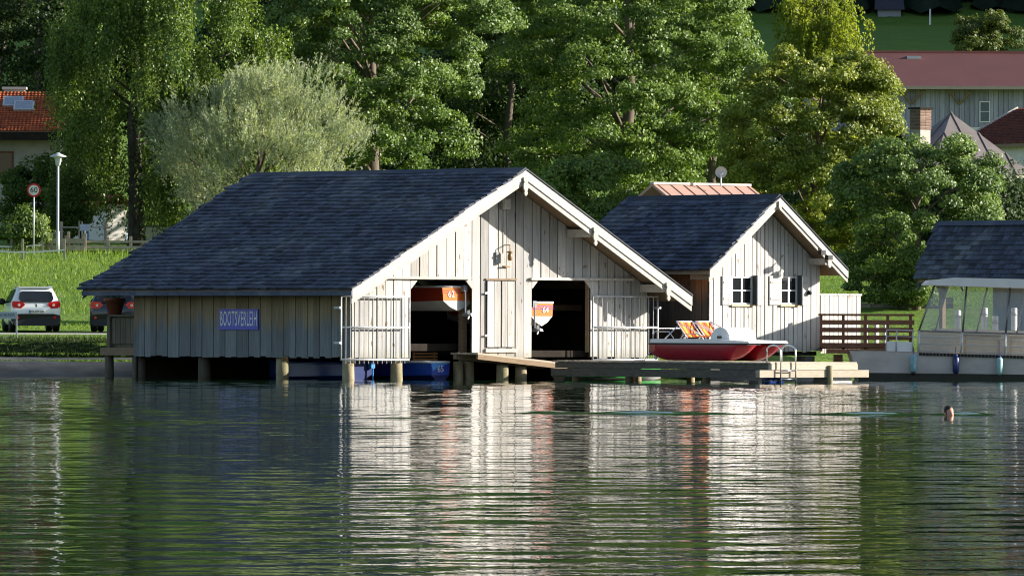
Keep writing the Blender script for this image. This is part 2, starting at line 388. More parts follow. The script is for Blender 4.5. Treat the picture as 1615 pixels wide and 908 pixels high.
def roof_slab(root, pts, y0, y1, th=.11, mat=None):
    """pts: (left eave, ridge, right eave) as (x, z) of the top surface."""
    (ax, az), (bx, bz), (cx, cz) = pts
    b = MB(); poly = [(ax, az), (bx, bz), (cx, cz), (cx, cz - th), (bx, bz - th * 1.15), (ax, az - th)]
    b.prism(poly, lambda x, z: (x, y0, z - .02), lambda x, z: (x, y1, z - .02)); return b.build('roof', mat or M_BEAM, root)
def barge_boards(root, pts, y, h1, h2, mat):
    (ax, az), (bx, bz), (cx, cz) = pts
    for (ex, ez) in ((ax, az), (cx, cz)):
        d = Vector((ex - bx, 0, ez - bz)).normalized(); dn = Vector((0, 0, -1))
        k = 1 / abs(d.x)
        for i, (t0, t1, yo) in enumerate(((-.03, h1, 0.0), (h1 - .012, h1 + h2, .035))):
            b = MB(); poly = [(bx, bz - t0 * k), (ex, ez - t0 * k), (ex, ez - t1 * k), (bx, bz - t1 * k)]
            b.prism(poly, lambda x, z: (x, y + yo, z), lambda x, z: (x, y + yo + .045, z)); b.build('barge_board', mat, root)
        b = MB(); poly = [(bx, bz + .075), (ex, ez + .075), (ex, ez + .035), (bx, bz + .035)]
        b.prism(poly, lambda x, z: (x, y - .03, z), lambda x, z: (x, y + .09, z)); b.build('verge_cap', M_SHING, root)
PEND = [(-.10, 0), (.10, 0), (.10, -.10), (.065, -.15), (.105, -.24), (.105, -.34), (.05, -.46), (.075, -.52), (.05, -.58), (0, -.62),
        (-.05, -.58), (-.075, -.52), (-.05, -.46), (-.105, -.34), (-.105, -.24), (-.065, -.15), (-.10, -.10)]
def pendant(root, x, z, y, k, mat, plain=False):
    b = MB(); P = PEND if not plain else [(-.09, 0), (.09, 0), (.09, -.3), (.06, -.38), (0, -.42), (-.06, -.38), (-.09, -.3)]
    b.prism([(x + p * k, z + q * k) for p, q in P], lambda a, c: (a, y, c), lambda a, c: (a, y + .05, c)); b.build('carved_pendant', mat, root)
def gable_planks(root, breaks, zb, topf, openings, wid, mat, y=0.0, apex=None):
    """vertical boards between the break points; boards under an opening's head stop there."""
    for a, c in zip(breaks[:-1], breaks[1:]):
        nb = max(1, round((c - a) / wid)); cuts = [a + (c - a) * i / nb + (random.uniform(-.03, .03) if 0 < i < nb else 0) for i in range(nb + 1)]
        for i in range(nb):
            x0, x1 = cuts[i] + .017, cuts[i + 1] - .017; mid = (x0 + x1) / 2; zz = zb + random.uniform(-.03, .03); top_lim = None
            for oa, ob, oz0, oz1 in openings:
                if oa < mid < ob: segs = [(oz1, None)] + ([(zz, oz0)] if oz0 is not None else []); break
            else: segs = [(zz, None)]
            for z0, z1 in segs:
                if z1 is None:
                    t0, t1 = topf(x0), topf(x1)
                    poly = [(x0, z0), (x1, z0), (x1, t1)] + ([(apex, topf(apex))] if apex and x0 < apex < x1 else []) + [(x0, t0)]
                    if max(t0, t1) < z0 + .05: continue
                else: poly = [(x0, z0), (x1, z0), (x1, z1), (x0, z1)]
                yo = y - .03 - (.016 if i % 2 else 0) - random.uniform(0, .006)
                b = MB(); b.prism(poly, lambda p, q: (p, yo, q), lambda p, q: (p, y, q)); b.build('plank', mat, root)
def side_planks(root, x, y0, y1, z0, z1, wid, mat, out=-1):
    nb = round((y1 - y0) / wid)
    for i in range(nb):
        a = y0 + (y1 - y0) * i / nb + .008; c = y0 + (y1 - y0) * (i + 1) / nb - .008
        xo = x + out * (.03 + (.016 if i % 2 else 0) + random.uniform(0, .006)); b = MB()
        b.box((min(x, xo), a, z0 + random.uniform(-.035, .035)), (max(x, xo), c, z1)); b.build('plank', mat, root)
M_PILED = pm('shaded_wet_pile', (.12, .10, .07), (.07, .06, .04), (9, 9, 2), .8, .2, var=.2, bmp=.6)  # darker copy of the pile wood, coloured for shade under the house
def pile(root, x, y, z1, r=.16, z0=-1.3, name='pile', mat=None):
    b = MB(); n = 9
    b.tube([(x, y, z0), (x + .01, y, min(.05, z1 - .1)), (x, y, z1)], [r * 1.05, r, r * .95], 10); return b.build(name, mat or M_PILE, root, True)

# ------------------------------------------------------------------ the boathouse
YAW = R(42)
O = onz(553, 600, 0); BF = Frame(O, YAW)
bh = thing('boathouse', 'large grey shingled boathouse on piles with two open bays facing right', 'boathouse', O, YAW)
OV = -1.2
ur, zr = BF.gy(828, 268, OV); ul, zl = BF.gy(556, 456, OV); u2, z2 = BF.gy(1092, 468, OV)
vr = BF.gx(400, 276, ur)[0]
uw, _ = BF.gy(1020, 540); vw = BF.gx(212, 540, 0)[0]
RP = ((ul, zl), (ur, zr), (u2, z2))
zb = BF.gy(553, 564)[1]
def rtop(u): return (zl + (zr - zl) * (u - ul) / (ur - ul) if u < ur else zr + (z2 - zr) * (u - ur) / (u2 - ur)) - .17
roof_slab(bh, RP, OV + .04, vr)
shingle_slope(bh, BF, (ul - .05, zl), (ur, zr), OV - .02, vr + .05, .245)
b = MB()                                                   # far slope: plain courses
for k in range(28):
    t0, t1 = k / 28, (k + 1) / 28
    P0 = Vector((u2 + (ur - u2) * t0, 0, z2 + (zr - z2) * t0)); P1 = Vector((u2 + (ur - u2) * t1, 0, z2 + (zr - z2) * t1))
    b.prism([(P0.x, P0.z), (P0.x + .01, P0.z + .05), (P1.x, P1.z + .02), (P1.x, P1.z)], lambda x, z: (x, OV, z), lambda x, z: (x, vr, z))
b.build('shingles', M_SHING, bh, kind='stuff')
b = MB(); b.prism([(ur - .2, zr - .07), (ur, zr + .05), (ur + .2, zr - .07), (ur, zr + .01)], lambda x, z: (x, OV - .02, z + .03), lambda x, z: (x, vr, z + .03)); b.build('ridge_cap', M_SHING, bh)
barge_boards(bh, RP, OV, .24, .15, M_TRIM)
barge_boards(bh, RP, vr - .05, .24, .01, M_SHING)
# openings on the gable plane
oa, oz = BF.gy(647, 441); ob, _ = BF.gy(743, 441); oc, oz2 = BF.gy(838, 441); od, _ = BF.gy(930, 441)
da, _ = BF.gy(765, 441); db, dz = BF.gy(808, 442)
zf = BF.gy(790, 550)[1]
gable_planks(bh, [0, oa, ob, oc, od, uw], zb, rtop, [(oa, ob, None, oz), (oc, od, None, oz2)], .335, M_PALE, 0, ur)
# boards between the bays reach lower, and the backing behind the boards
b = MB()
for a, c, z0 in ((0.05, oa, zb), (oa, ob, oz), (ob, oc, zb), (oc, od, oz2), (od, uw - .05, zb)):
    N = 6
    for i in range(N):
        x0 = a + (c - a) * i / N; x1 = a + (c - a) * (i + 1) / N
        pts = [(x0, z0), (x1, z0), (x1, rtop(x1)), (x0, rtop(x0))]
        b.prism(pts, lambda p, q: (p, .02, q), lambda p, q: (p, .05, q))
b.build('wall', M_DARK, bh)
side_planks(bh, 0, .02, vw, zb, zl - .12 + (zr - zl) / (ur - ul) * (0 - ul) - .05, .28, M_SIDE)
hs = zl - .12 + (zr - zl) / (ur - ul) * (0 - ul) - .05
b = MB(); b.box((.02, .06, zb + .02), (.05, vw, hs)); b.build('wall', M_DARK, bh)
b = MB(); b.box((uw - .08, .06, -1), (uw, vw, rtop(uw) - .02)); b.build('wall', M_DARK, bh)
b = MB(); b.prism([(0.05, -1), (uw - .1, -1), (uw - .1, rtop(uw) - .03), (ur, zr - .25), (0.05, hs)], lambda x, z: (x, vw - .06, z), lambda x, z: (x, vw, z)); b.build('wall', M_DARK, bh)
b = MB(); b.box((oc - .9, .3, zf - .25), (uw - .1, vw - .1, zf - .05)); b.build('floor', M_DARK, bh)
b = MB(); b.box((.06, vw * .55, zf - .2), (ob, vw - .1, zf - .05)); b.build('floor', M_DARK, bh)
for uu in (oa + .35, ob - .25):
    b = MB(); b.box((uu, 2.8, -1), (uu + .16, 2.96, 4.2)); b.build('post', M_BEAM, bh)
u_ = BF.gy(731, 500, .5)[0]; b = MB(); b.box((u_ - .1, .45, -1), (u_ + .1, .62, 2.9)); b.build('post', M_BEAM, bh)
z_ = BF.gy(700, 548, .8)[1]; b = MB(); b.box((oa + .1, .8, z_ - .1), (ob + .4, .95, z_ + .12)); b.build('crossbeam', M_DARK, bh)
b = MB(); b.box((.1, 2.8, 2.15), (uw - .2, 2.98, 2.33)); b.build('crossbeam', M_BEAM, bh)
# purlins and pendants
for px, py, w_, plain in ((828, 288, .2, 0), (918, 374, .24, 0), (1033, 458, .24, 0), (716, 372, .22, 1), (585, 462, .2, 1)):
    u, z = BF.gy(px + (20 if px > 828 else 0), py, OV)
    u = {828: ur, 918: BF.gy(938, 374, OV)[0], 1033: BF.gy(1053, 460, OV)[0], 716: BF.gy(735, 370, OV)[0], 585: BF.gy(592, 455, OV)[0]}[px]
    zt = rtop(u) - (.03 if px != 828 else .12)
    if px in (716, 585): zt -= .05
    b = MB(); b.box((u - .11, OV + .09, zt - w_), (u + .11, .3, zt)); b.build('purlin', M_TRIM if px in (918, 1033) else M_BEAM, bh)
    if not plain:
        pendant(bh, u, zt + .06, OV - .06, .92, M_TRIM)
b = MB(); b.box((ul - .05, OV, zl - .19), (ul - .012, vr, zl - .045)); b.build('eaves_board', M_SHING, bh)
# rafter tails under the long eave
b0 = MB(); b0.box((-.30, 0, -.16), (0, .13, .02)); rme = b0.mesh('rafter', M_TRIM)
for k in range(21):
    y = .35 + k * (vw - .5) / 20; link('rafter', rme, bh, None, Matrix.Translation((0, y, hs - .10)))
b = MB(); b.box((-.06, OV + .1, hs - .02), (.06, vr - .1, hs + .12)); b.build('wall_plate', M_BEAM, bh)
# gates on the gable
def gate(px0, px1, py0, py1, pymid, nb, hinge_left):
    y = -.2; x0, zt = BF.gy(px0, py0, y); x1, zb_ = BF.gy(px1, py1, y); zm = BF.gy(px0, pymid, y)[1]
    b = MB(); r = .032
    for z in (zt, zb_, zm): b.tube([(x0, y, z), (x1, y, z)], r, 6)
    for x in (x0, x1): b.tube([(x, y, zb_), (x, y, zt)], r, 6)
    b.tube([(x1, y, zm + (zt - zm) * .15), (x1, y, zt)] if hinge_left else [(x0, y, zm), (x0, y, zt)], r, 6)
    for z in (zb_ + .5, zt - .35): b.box((x0 - .12, y - .03, z - .04), (x0 + .0, y + .2, z + .04)) if hinge_left else b.box((x1, y - .03, z - .04), (x1 + .12, y + .2, z + .04))
    g = b.build('gate', M_METAL, bh, True)
    for k in range(1, nb):
        x = x0 + (x1 - x0) * k / nb; t = MB(); t.tube([(x, y - .012, zb_ - .12), (x, y - .012, zt)], .011, 5); t.build('bar', M_METAL, g)
gate(538, 645, 467, 567, 516, 15, True)
gate(935, 1037, 467, 567, 516, 14, False)
for a_, c_, py in ((604, 743, 438), (838, 1000, 440)):
    x0, z = BF.gy(a_, py, -.12); x1, _ = BF.gy(c_, py, -.12)
    b = MB(); b.box((x0, -.14, z - .03), (x1, -.07, z + .05)); b.build('door_rail', M_TRIM, bh)
for px, dx in ((647, 1), (743, -1), (838, 1), (930, -1)):
    x, z = BF.gy(px, 442); b = MB(); b.prism([(x, z), (x + dx * .26, z), (x, z - .26)], lambda p, q: (p, -.045, q), lambda p, q: (p, .0, q)); b.build('corner_brace', M_TRIM, bh)
b = MB(); b.box((od - .04, .02, zf - .1), (od, .16, oz2)); b.build('jamb', M_BEAM, bh)
# centre door
dd = MB(); dzb = BF.gy(790, 547)[1]
dd.box((da, -.075, dzb - .02), (db, -.06, dz)); door = dd.build('door', M_DARK, bh)
for i in range(4):
    x0 = da + (db - da) * i / 4 + .012; x1 = da + (db - da) * (i + 1) / 4 - .012
    if i == 2: x0 += .04
    b = MB(); b.box((x0, -.11, dzb), (x1, -.075, dz - .03)); b.build('plank', M_PALE, door)
for z in (dzb + .35, dz - .4):
    b = MB(); b.box((da - .1, -.125, z - .03), (da + .2, -.11, z + .03)); b.build('hinge', M_METAL, door)
b = MB(); b.box((da - .05, -.1, dz), (db + .12, -.05, dz + .05)); b.build('door_lintel', M_BEAM, bh)
b = MB(); b.box((da - .05, -.12, dzb - .16), (db + .12, -.05, dzb - .05)); b.build('door_sill', M_TRIM, bh)
# lamp, its bracket and the box under the apex
x, z = BF.gy(794, 405); b = MB(); b.lathe([(.03, .0), (.075, .03), (.075, .17), (.04, .23), (.11, .25), (.11, .28), (.02, .3)], 10, (x, -.3, z - .12))
b.tube([(x, -.3, z + .17), (x, -.3, z + .36), (x, -.05, z + .36)], .018, 6); b.tube([(x - .15, -.12, z - .3), (x + .15, -.12, z - .3)], .025, 6); b.build('wall_lamp', pm('lamp_brass', (.30, .18, .08), None, rough=.4), bh, True)
x, z = BF.gy(794, 322); b = MB(); b.box((x - .17, -.16, z - .16), (x + .17, -.05, z + .16)); b.box((x - .12, -.18, z - .11), (x + .12, -.16, z + .11)); b.tube([(x - .05, -.06, z - .16), (x - .05, -.06, z - 1.5)], .014, 5); b.build('junction_box', M_TRIM, bh)
b = MB(); x, z = BF.gy(783, 405); b.box((x - .09, -.1, z - .2), (x + .09, -.05, z + .15)); b.build('meter_box', pm('grey_plastic', (.30, .31, .32)), bh)
# piles
for px, z1 in ((549, .62), (625, .60)):
    u = BF.gy(px, 588, .1)[0]; pile(bh, u, .1, zb, .19)
for u in (ob - .3, ob + .15, oc - .2): pile(bh, u, .25, zb - .12, .16)
for px in (220, 322, 445): 
    v = BF.gx(px, 585, .25)[0]; pile(bh, .25, v, zb + .05, .2, mat=M_PILED if px < 400 else M_PILE)
for y in (4, 9, 13): pile(bh, 5.2, y, zf - .2, .18)
# landing with cabinet at the back end
l0 = BF.gx(162, 545, .2)[0]
ldz = BF.gx(190, 548, .2)[1]
b = MB(); b.box((.1, vw + .02, ldz - .24), (2.4, l0, ldz)); b.build('landing', M_BEAM, bh)
for y in (vw + .25, l0 - .2): pile(bh, .3, y, ldz - .2, .15, mat=M_PILED)
zt_ = BF.gx(190, 496, .2)[1]
lw = pm('dark_cabinet_wood', (.17, .15, .11), (.11, .10, .07), (10, 10, 1.2), .8, .2, var=.2, bmp=.4)  # dark brown wood for the whole cabinet
nb = 6
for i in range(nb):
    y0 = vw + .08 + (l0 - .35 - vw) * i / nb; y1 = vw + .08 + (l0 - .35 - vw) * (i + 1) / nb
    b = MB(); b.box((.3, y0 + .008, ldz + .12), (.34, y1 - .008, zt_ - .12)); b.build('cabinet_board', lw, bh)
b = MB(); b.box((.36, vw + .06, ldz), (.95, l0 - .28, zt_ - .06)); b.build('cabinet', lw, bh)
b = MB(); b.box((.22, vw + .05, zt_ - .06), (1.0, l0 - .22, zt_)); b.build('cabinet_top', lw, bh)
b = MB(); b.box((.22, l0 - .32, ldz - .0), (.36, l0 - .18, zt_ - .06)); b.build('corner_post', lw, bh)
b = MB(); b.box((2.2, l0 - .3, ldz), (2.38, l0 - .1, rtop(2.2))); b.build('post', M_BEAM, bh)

# flower pot on the cabinet
p = BF.wld(.6, BF.gx(181, 490, .6)[0], zt_)
pot = thing('flower_pot', 'terracotta pot with a dark plant on the cabinet behind the boathouse', 'flower pot', p)
b = MB(); b.lathe([(.20, 0), (.31, .42), (.35, .42), (.35, .52), (.30, .52), (.27, .40)], 18); b.build('pot', pm('terracotta', (.30, .10, .05), (.22, .075, .04), (6, 6, 6), .8), pot, True)
b = MB()
for k in range(70):
    a = random.uniform(0, 6.28); r = random.uniform(0, .3); z = random.uniform(.5, .75); q = Vector((r * math.cos(a), r * math.sin(a), z))
    d = Vector((random.uniform(-1, 1), random.uniform(-1, 1), random.uniform(-.3, 1))).normalized() * .13; s = d.orthogonal().normalized() * .04
    b.add([q, q + d * .5 + s, q + d, q + d * .5 - s], [(0, 1, 2, 3)])
b.build('leaves', leaf_mat('pot_leaf', [(.03, .06, .02), (.05, .08, .03)]), pot, kind='stuff')

# boat hire sign
SY = -.09
va, zta = BF.gx(346, 487, SY); vb, zba = BF.gx(407, 520, SY)
sg = thing('boat_hire_sign', 'blue enamel sign reading BOOTSVERLEIH on the long plank wall', 'sign', BF.wld(SY, (va + vb) / 2, (zta + zba) / 2), YAW - math.pi / 2)
sw, sh = abs(va - vb), abs(zta - zba)
b = MB(); b.box((-sw / 2, 0, -sh / 2), (sw / 2, .03, sh / 2)); b.build('board', pm('sign_blue', (.012, .03, .50), (.012, .025, .42), (3, 3, 3), .35, .5), sg)
me = text_mesh('BOOTSVERLEIH', .6, pm('sign_white', (.80, .80, .82), None, rough=.4), bold=.004, spc=1.12); xsv = [v.co.x for v in me.vertices]; ysv = [v.co.y for v in me.vertices]
me.transform(Matrix.Diagonal((sw * .94 / (max(xsv) - min(xsv)), sh * .72 / (max(ysv) - min(ysv)), 1, 1)))
link('lettering', me, sg, None, face_mat((0, -.003, 0), (1, 0, 0), (0, 0, 1)))

# ------------------------------------------------------------------ rental boats
def hull_sections(L, Wd, H, n=12):
    """rings keel -> chine -> gunwale for half the beam; stern at y=0, bow at y=L."""
    out = []
    for i in range(n + 1):
        t = i / n; wf = (1 - max(0, (t - .35) / .65) ** 2.2) ** .75 if t < 1 else 0.0
        wf *= .88 + .12 * min(1, t / .3)
        zk = .30 * H * max(0, (t - .55) / .45) ** 2; g = H * (1 + .12 * t * t)
        hw = max(.02, Wd / 2 * wf)
        out.append((t * L, hw, zk, zk + (.42 * H) * (1 - .3 * t), g))
    return out
def make_boat(name, label, root_loc, yaw, L, Wd, H, c_low, c_band, c_up, c_trans, number, motor=True, num_x=0.0, tilt=0, group='rental boats'):
    r = thing(name, label, 'boat', root_loc, yaw, group)
    S = hull_sections(L, Wd, H)
    low, band, up = MB(), MB(), MB()
    for bm_, f0, f1 in ((low, 'k', 'c'), (band, 'c', 's'), (up, 's', 'g')):
        for sgn in (-1, 1):
            rings = []
            for (y, hw, zk, zc, zg) in S:
                zs = zc + (zg - zc) * .62
                P = {'k': (sgn * .01, y, zk), 'c': (sgn * hw * .93, y, zc), 's': (sgn * hw * .97, y, zs), 'g': (sgn * hw, y, zg)}
                if f0 == 'k': rings.append([P['k'], (sgn * hw * .5, y, zk + (zc - zk) * .38), P['c']])
                else: rings.append([P[f0], P[f1]])
            bm_.loft(rings, 0, False, (False, False))
    hull = low.build('hull', c_low, r, True)
    band.build('topside', c_band, r, True); up.build('upper_strake', c_up, r, True)
    y, hw, zk, zc, zg = S[0]
    tp = [(-hw, zg), (-hw * .96, zc + (zg - zc) * .62), (-hw * .93, zc), (-hw * .5, zk + (zc - zk) * .38), (0, zk), (hw * .5, zk + (zc - zk) * .38), (hw * .93, zc), (hw * .96, zc + (zg - zc) * .62), (hw, zg)]
    b = MB(); b.prism([q for q in tp if q[1] >= zc - .001], lambda x, z: (x, -.015, z), lambda x, z: (x, .03, z)); tr = b.build('transom', c_trans, r)
    b = MB(); b.prism([q for q in tp if q[1] <= zc + .001], lambda x, z: (x, -.012, z), lambda x, z: (x, .03, z)); b.build('transom_foot', c_low, r)
    b = MB(); b.prism([(-hw, zg - .13), (hw, zg - .13), (hw, zg - .10), (-hw, zg - .10)], lambda x, z: (x, -.02, z), lambda x, z: (x, -.014, z))
    b.prism([(-hw, zg - .2), (hw, zg - .2), (hw, zg - .17), (-hw, zg - .17)], lambda x, z: (x, -.02, z), lambda x, z: (x, -.014, z)); b.build('stripe', c_up, r)
    rr = MB()
    for sgn in (-1, 1): rr.tube([(sgn * s[1], s[0], s[4]) for s in S], .035, 6)
    rr.tube([(-hw, 0, zg), (hw, 0, zg)], .035, 6); rr.build('rub_rail', C_NAVY if c_trans is C_NAVY else M_WHITE, r, True)
    dk = MB(); dk.loft([[(-s[1] * .97, s[0], s[4] - .12), (s[1] * .97, s[0], s[4] - .12)] for s in S], 0, False, (False, False)); dk.build('deck', c_up if c_up is C_PUR else (C_NAVY if c_trans is C_NAVY else M_WHITE), r)
    for yy in (L * .25, L * .5):
        b = MB(); b.box((-hw * .8, yy, H * .7), (hw * .8, yy + .28, H * .95)); b.build('thwart', M_BEAM, r)
    if number:
        me = text_mesh(number, .27, M_WHITE); link('number', me, r, None, face_mat((num_x * hw, -.03, (zc + zg) / 2 - .02), (1, 0, 0), (0, 0, 1)))
    if motor:
        b = MB(); x = motor
        b.box((x - .07, -.16, zg - .14), (x + .07, .05, zg + .05)); b.tube([(x, -.14, zg), (x, -.15, zk - .1)], .028, 7); b.lathe([(.02, -.32), (.06, -.24), (.06, -.05), (.03, .02)], 10, (x, -.02, zk - .12), 'y')
        mo = b.build('motor', C_LBL if c_trans is C_NAVY else pm('motor_grey', (.25, .27, .30), None, rough=.4), r)
        b = MB()
        for k in range(3):
            a = k * 2.094; d = Vector((math.cos(a), 0, math.sin(a))); e = Vector((-math.sin(a), .5, math.cos(a))).normalized()
            c0 = Vector((x, -.36, zk - .12)); b.add([c0, c0 + d * .08 + e * .06, c0 + d * .16 + e * .02, c0 + d * .15 - e * .05, c0 + d * .06 - e * .04], [(0, 1, 2, 3, 4)])
        b.lathe([(.005, -.06), (.03, -.03), (.03, .05)], 8, (x, -.36, zk - .12), 'y'); b.build('propeller', M_METAL, mo)
    if tilt: r.rotation_euler = (tilt, 0, yaw)
    return r
C_OR = pm('orange_gelcoat', (.75, .16, .015), (.7, .14, .012), rough=.3, spec=.5); C_RED = pm('red_gelcoat', (.48, .045, .015), None, rough=.3, spec=.5)
C_PUR = pm('purple_gelcoat', (.09, .03, .26), None, rough=.3, spec=.5); C_BLU = pm('blue_gelcoat', (.015, .06, .42), (.012, .05, .36), rough=.3, spec=.5)
C_NAVY = pm('navy_gelcoat', (.004, .022, .13), None, rough=.3, spec=.5); C_GRN = pm('green_gelcoat', (.02, .26, .03), None, rough=.3, spec=.5)
C_LBL = pm('light_blue_gelcoat', (.08, .32, .75), None, rough=.3, spec=.5); C_HW = pm('white_hull', (.62, .61, .58), (.5, .5, .48), (3, 3, 3), .4, .4)
def boat_at(px0, px1, pytop, pybot, v):
    """transom between two pixels on the plane local y = v."""
    a, zt0 = BF.gy(px0, pytop, v); c, _ = BF.gy(px1, pytop, v); zb0 = BF.gy(px0, pybot, v)[1]
    return (a + c) / 2, c - a, zt0, zb0
cx_, wd_, zt0, zb0 = boat_at(697, 747, 452, 490, .25); wd_ /= .88
make_boat('motorboat', 'orange and white motorboat number 62 hoisted up in the left bay', BF.wld(cx_, .25, zb0), YAW, 4.6, wd_, zt0 - zb0, C_HW, C_RED, C_RED, C_OR, '62', .18, -.45)
cx_, wd_, zt0, zb0 = boat_at(836, 872, 477, 514, .35)
make_boat('motorboat', 'orange, purple and white motorboat number 64 hoisted up in the right bay', BF.wld(cx_, .35, zb0), YAW, 4.4, wd_ / .88, zt0 - zb0, C_HW, C_OR, C_PUR, C_OR, '64', -.42, .3)
cx_, wd_, zt0, zb0 = boat_at(678, 710, 571, 598, .15)
make_boat('motorboat', 'blue boat number 65 afloat in the left bay, with light blue stern corner', BF.wld(cx_, .15, -.12), YAW, 4.4, wd_ * 1.05, zt0 + .12, C_NAVY, C_BLU, C_BLU, C_BLU, '65', False)
t65 = [o for o in bpy.data.objects if o.name.startswith('motorboat')][-1]
b = MB(); hw = wd_ * 1.05 * .88 / 2; H65 = zt0 + .12
b.prism([(-hw, H65 - .03), (hw * .9, H65 - .03), (-hw * .2, H65 * .78), (-hw * .8, H65 * .6)], lambda x, z: (x, -.024, z), lambda x, z: (x, -.016, z)); b.build('paint_flash', C_LBL, t65)
cx_, wd_, zt0, zb0 = boat_at(588, 622, 574, 598, 1.0)
make_boat('motorboat', 'navy boat with pale blue outboard afloat behind the left gate', BF.wld(cx_ - .4, 1.7, -.12), YAW, 4.2, 1.3, .62, C_NAVY, C_NAVY, C_NAVY, C_NAVY, None, .45)
v_ = BF.gx(510, 572, 1.3)[0]
make_boat('motorboat', 'dark boat with orange rim afloat beneath the long plank wall', BF.wld(2.3, v_ - .2, -.12), YAW, 3.6, 1.1, .62, C_NAVY, C_NAVY, C_OR, C_NAVY, None, False)
cx_, wd_, zt0, zb0 = boat_at(840, 872, 572, 592, -.3)
gb = make_boat('motorboat', 'green and white boat floating under the plank ramp', BF.wld(cx_ + .5, -.5, -.1), YAW - R(110), 3.4, 1.3, .5, C_HW, C_GRN, C_GRN, C_GRN, None, False)

# crate behind the blue boat
x0, z0 = BF.gy(652, 569, 1.6); x1, z1 = BF.gy(690, 555, 1.6)
cr = thing('wooden_seat', 'brown slatted wooden bench back standing behind the blue boat', 'bench', BF.wld((x0 + x1) / 2, 1.6, z0), YAW)
mw_ = pm('oiled_wood', (.36, .17, .06), (.25, .11, .04), (3, 14, 14), .6)
for k in range(3):
    h = (z1 - z0) / 3; b = MB(); b.box((-.5, 0, k * h + .015), (.5, .04, (k + 1) * h - .015)); b.build('slat', mw_, cr)
for s in (-.42, .42): b = MB(); b.box((s - .03, .045, -.5), (s + .03, .1, z1 - z0)); b.build('upright', mw_, cr)

# ------------------------------------------------------------------ dock, ramp, ladder
C = onz(1217, 604, 0); DF = Frame(C, YAW)                # near corner of the dock
dz0 = DF.gx(1217, 571, 0)[1]
dl = DF.gx(872, 585, 0)[0]; dwd = DF.gy(1352, 585, 0)[0]
dock = thing('dock', 'long timber dock running out from the right bay of the boathouse', 'dock', C, YAW)
npl = 78
for i in range(npl):
    y0 = dl * i / npl + .004; y1 = dl * (i + 1) / npl - .004
    b = MB(); b.box((-.03 + random.uniform(-.012, .012), y0, dz0 - .045 + random.uniform(-.004, .004)), (dwd + random.uniform(-.015, .015), y1, dz0 + random.uniform(-.003, .003))); b.build('plank', M_DOCK, dock)
za = DF.gx(1217, 583, 0)[1]; zc_ = DF.gx(1217, 595, 0)[1]
for x in (0, dwd * .5, dwd - .14):
    b = MB(); b.box((x, .15, za), (x + .14, dl - .1, dz0 - .05)); b.build('beam', M_DOCKB, dock)
b = MB(); b.box((0, 0, za), (dwd + .02, .14, dz0 - .05)); b.build('beam', M_DOCK, dock)
e1 = DF.gy(1371, 588, 0)[0]; e0 = DF.gy(1199, 590, 0)[0]
b = MB(); b.box((e0, .02, zc_), (e1, .2, za - .01)); b.build('beam', M_DOCK, dock)
b = MB(); b.box((e0 + .02, .22, zc_ - .02), (e0 + .16, dl - .4, za - .012)); b.build('beam', M_DOCKB, dock)
for x in (.5, dwd - .5):
    for y in (.5, dl * .35, dl * .7, dl - .5): pile(dock, x, y, za, .13)
for px in (1308,):
    u = DF.gy(px, 590, 0)[0]; pile(dock, u, -.02, dz0 - .1, .09, name='mooring_post')
fl = thing('float', 'grey white float block under the outer end of the dock', 'float', DF.wld(DF.gy(1336, 597, 0)[0], .5, -.1), YAW)
b = MB(); b.box((-.42, -.25, 0), (.42, .5, .33)); b.box((-.44, -.27, .12), (.44, .52, .16)); o = b.build('block', pm('float_grey', (.52, .54, .56), (.42, .43, .45), (3, 3, 3), .5), fl)
fl = thing('float', 'blue barrel float under the dock beside the swim ladder', 'float', DF.wld(DF.gy(1232, 597, 0)[0], .35, .06), YAW)
b = MB(); b.lathe([(.02, -.35), (.13, -.33), (.14, -.15), (.12, -.13), (.12, .13), (.14, .15), (.13, .33), (.02, .35)], 12, (0, 0, 0), 'x'); b.build('barrel', C_NAVY, fl, True)
# ramp along the foot of the gable onto the dock
r0, rz0 = BF.gy(752, 556, -1.25); r1, rz1 = BF.gy(890, 572, -1.25)
rp = thing('plank_ramp', 'sloping plank ramp from the boathouse door down to the dock', 'ramp', BF.wld(r0, 0, rz0), YAW)
L_ = r1 - r0; drop = min(0, rz1 - rz0)
Mr = Matrix.Rotation(math.atan2(-drop, L_), 4, 'Y')
for k in range(7):
    y0 = -1.3 + k * .18; b = MB(); b.box((0, y0, -.05), (L_ * 1.12, y0 + .172, random.uniform(-.004, .004)), 0, Mr); b.build('plank', M_DOCK, rp)
b = MB(); b.box((-.02, -1.34, -.20), (L_ * 1.02, -1.26, -.055), 0, Mr); b.build('beam', M_BEAM, rp)
b = MB(); b.box((-.02, -.3, -.20), (L_ * 1.02, -.2, -.055), 0, Mr); b.build('beam', M_BEAM, rp)
q = BF.gy(785, 570, -1.0)[0] - r0
b = MB(); b.tube([(q - .1, -1.15, -.22), (q + 1.1, -1.15, -.24)], .07, 7); b.build('cross_log', M_PILE, rp, True)
for px, py in ((792, 600), (821, 602)):
    u, v = BF.gy(px, py, -.95); pp = pile(rp, u - r0, -.95, -.25 + drop / L_ * (u - r0), .19, -1.5 - rz0)
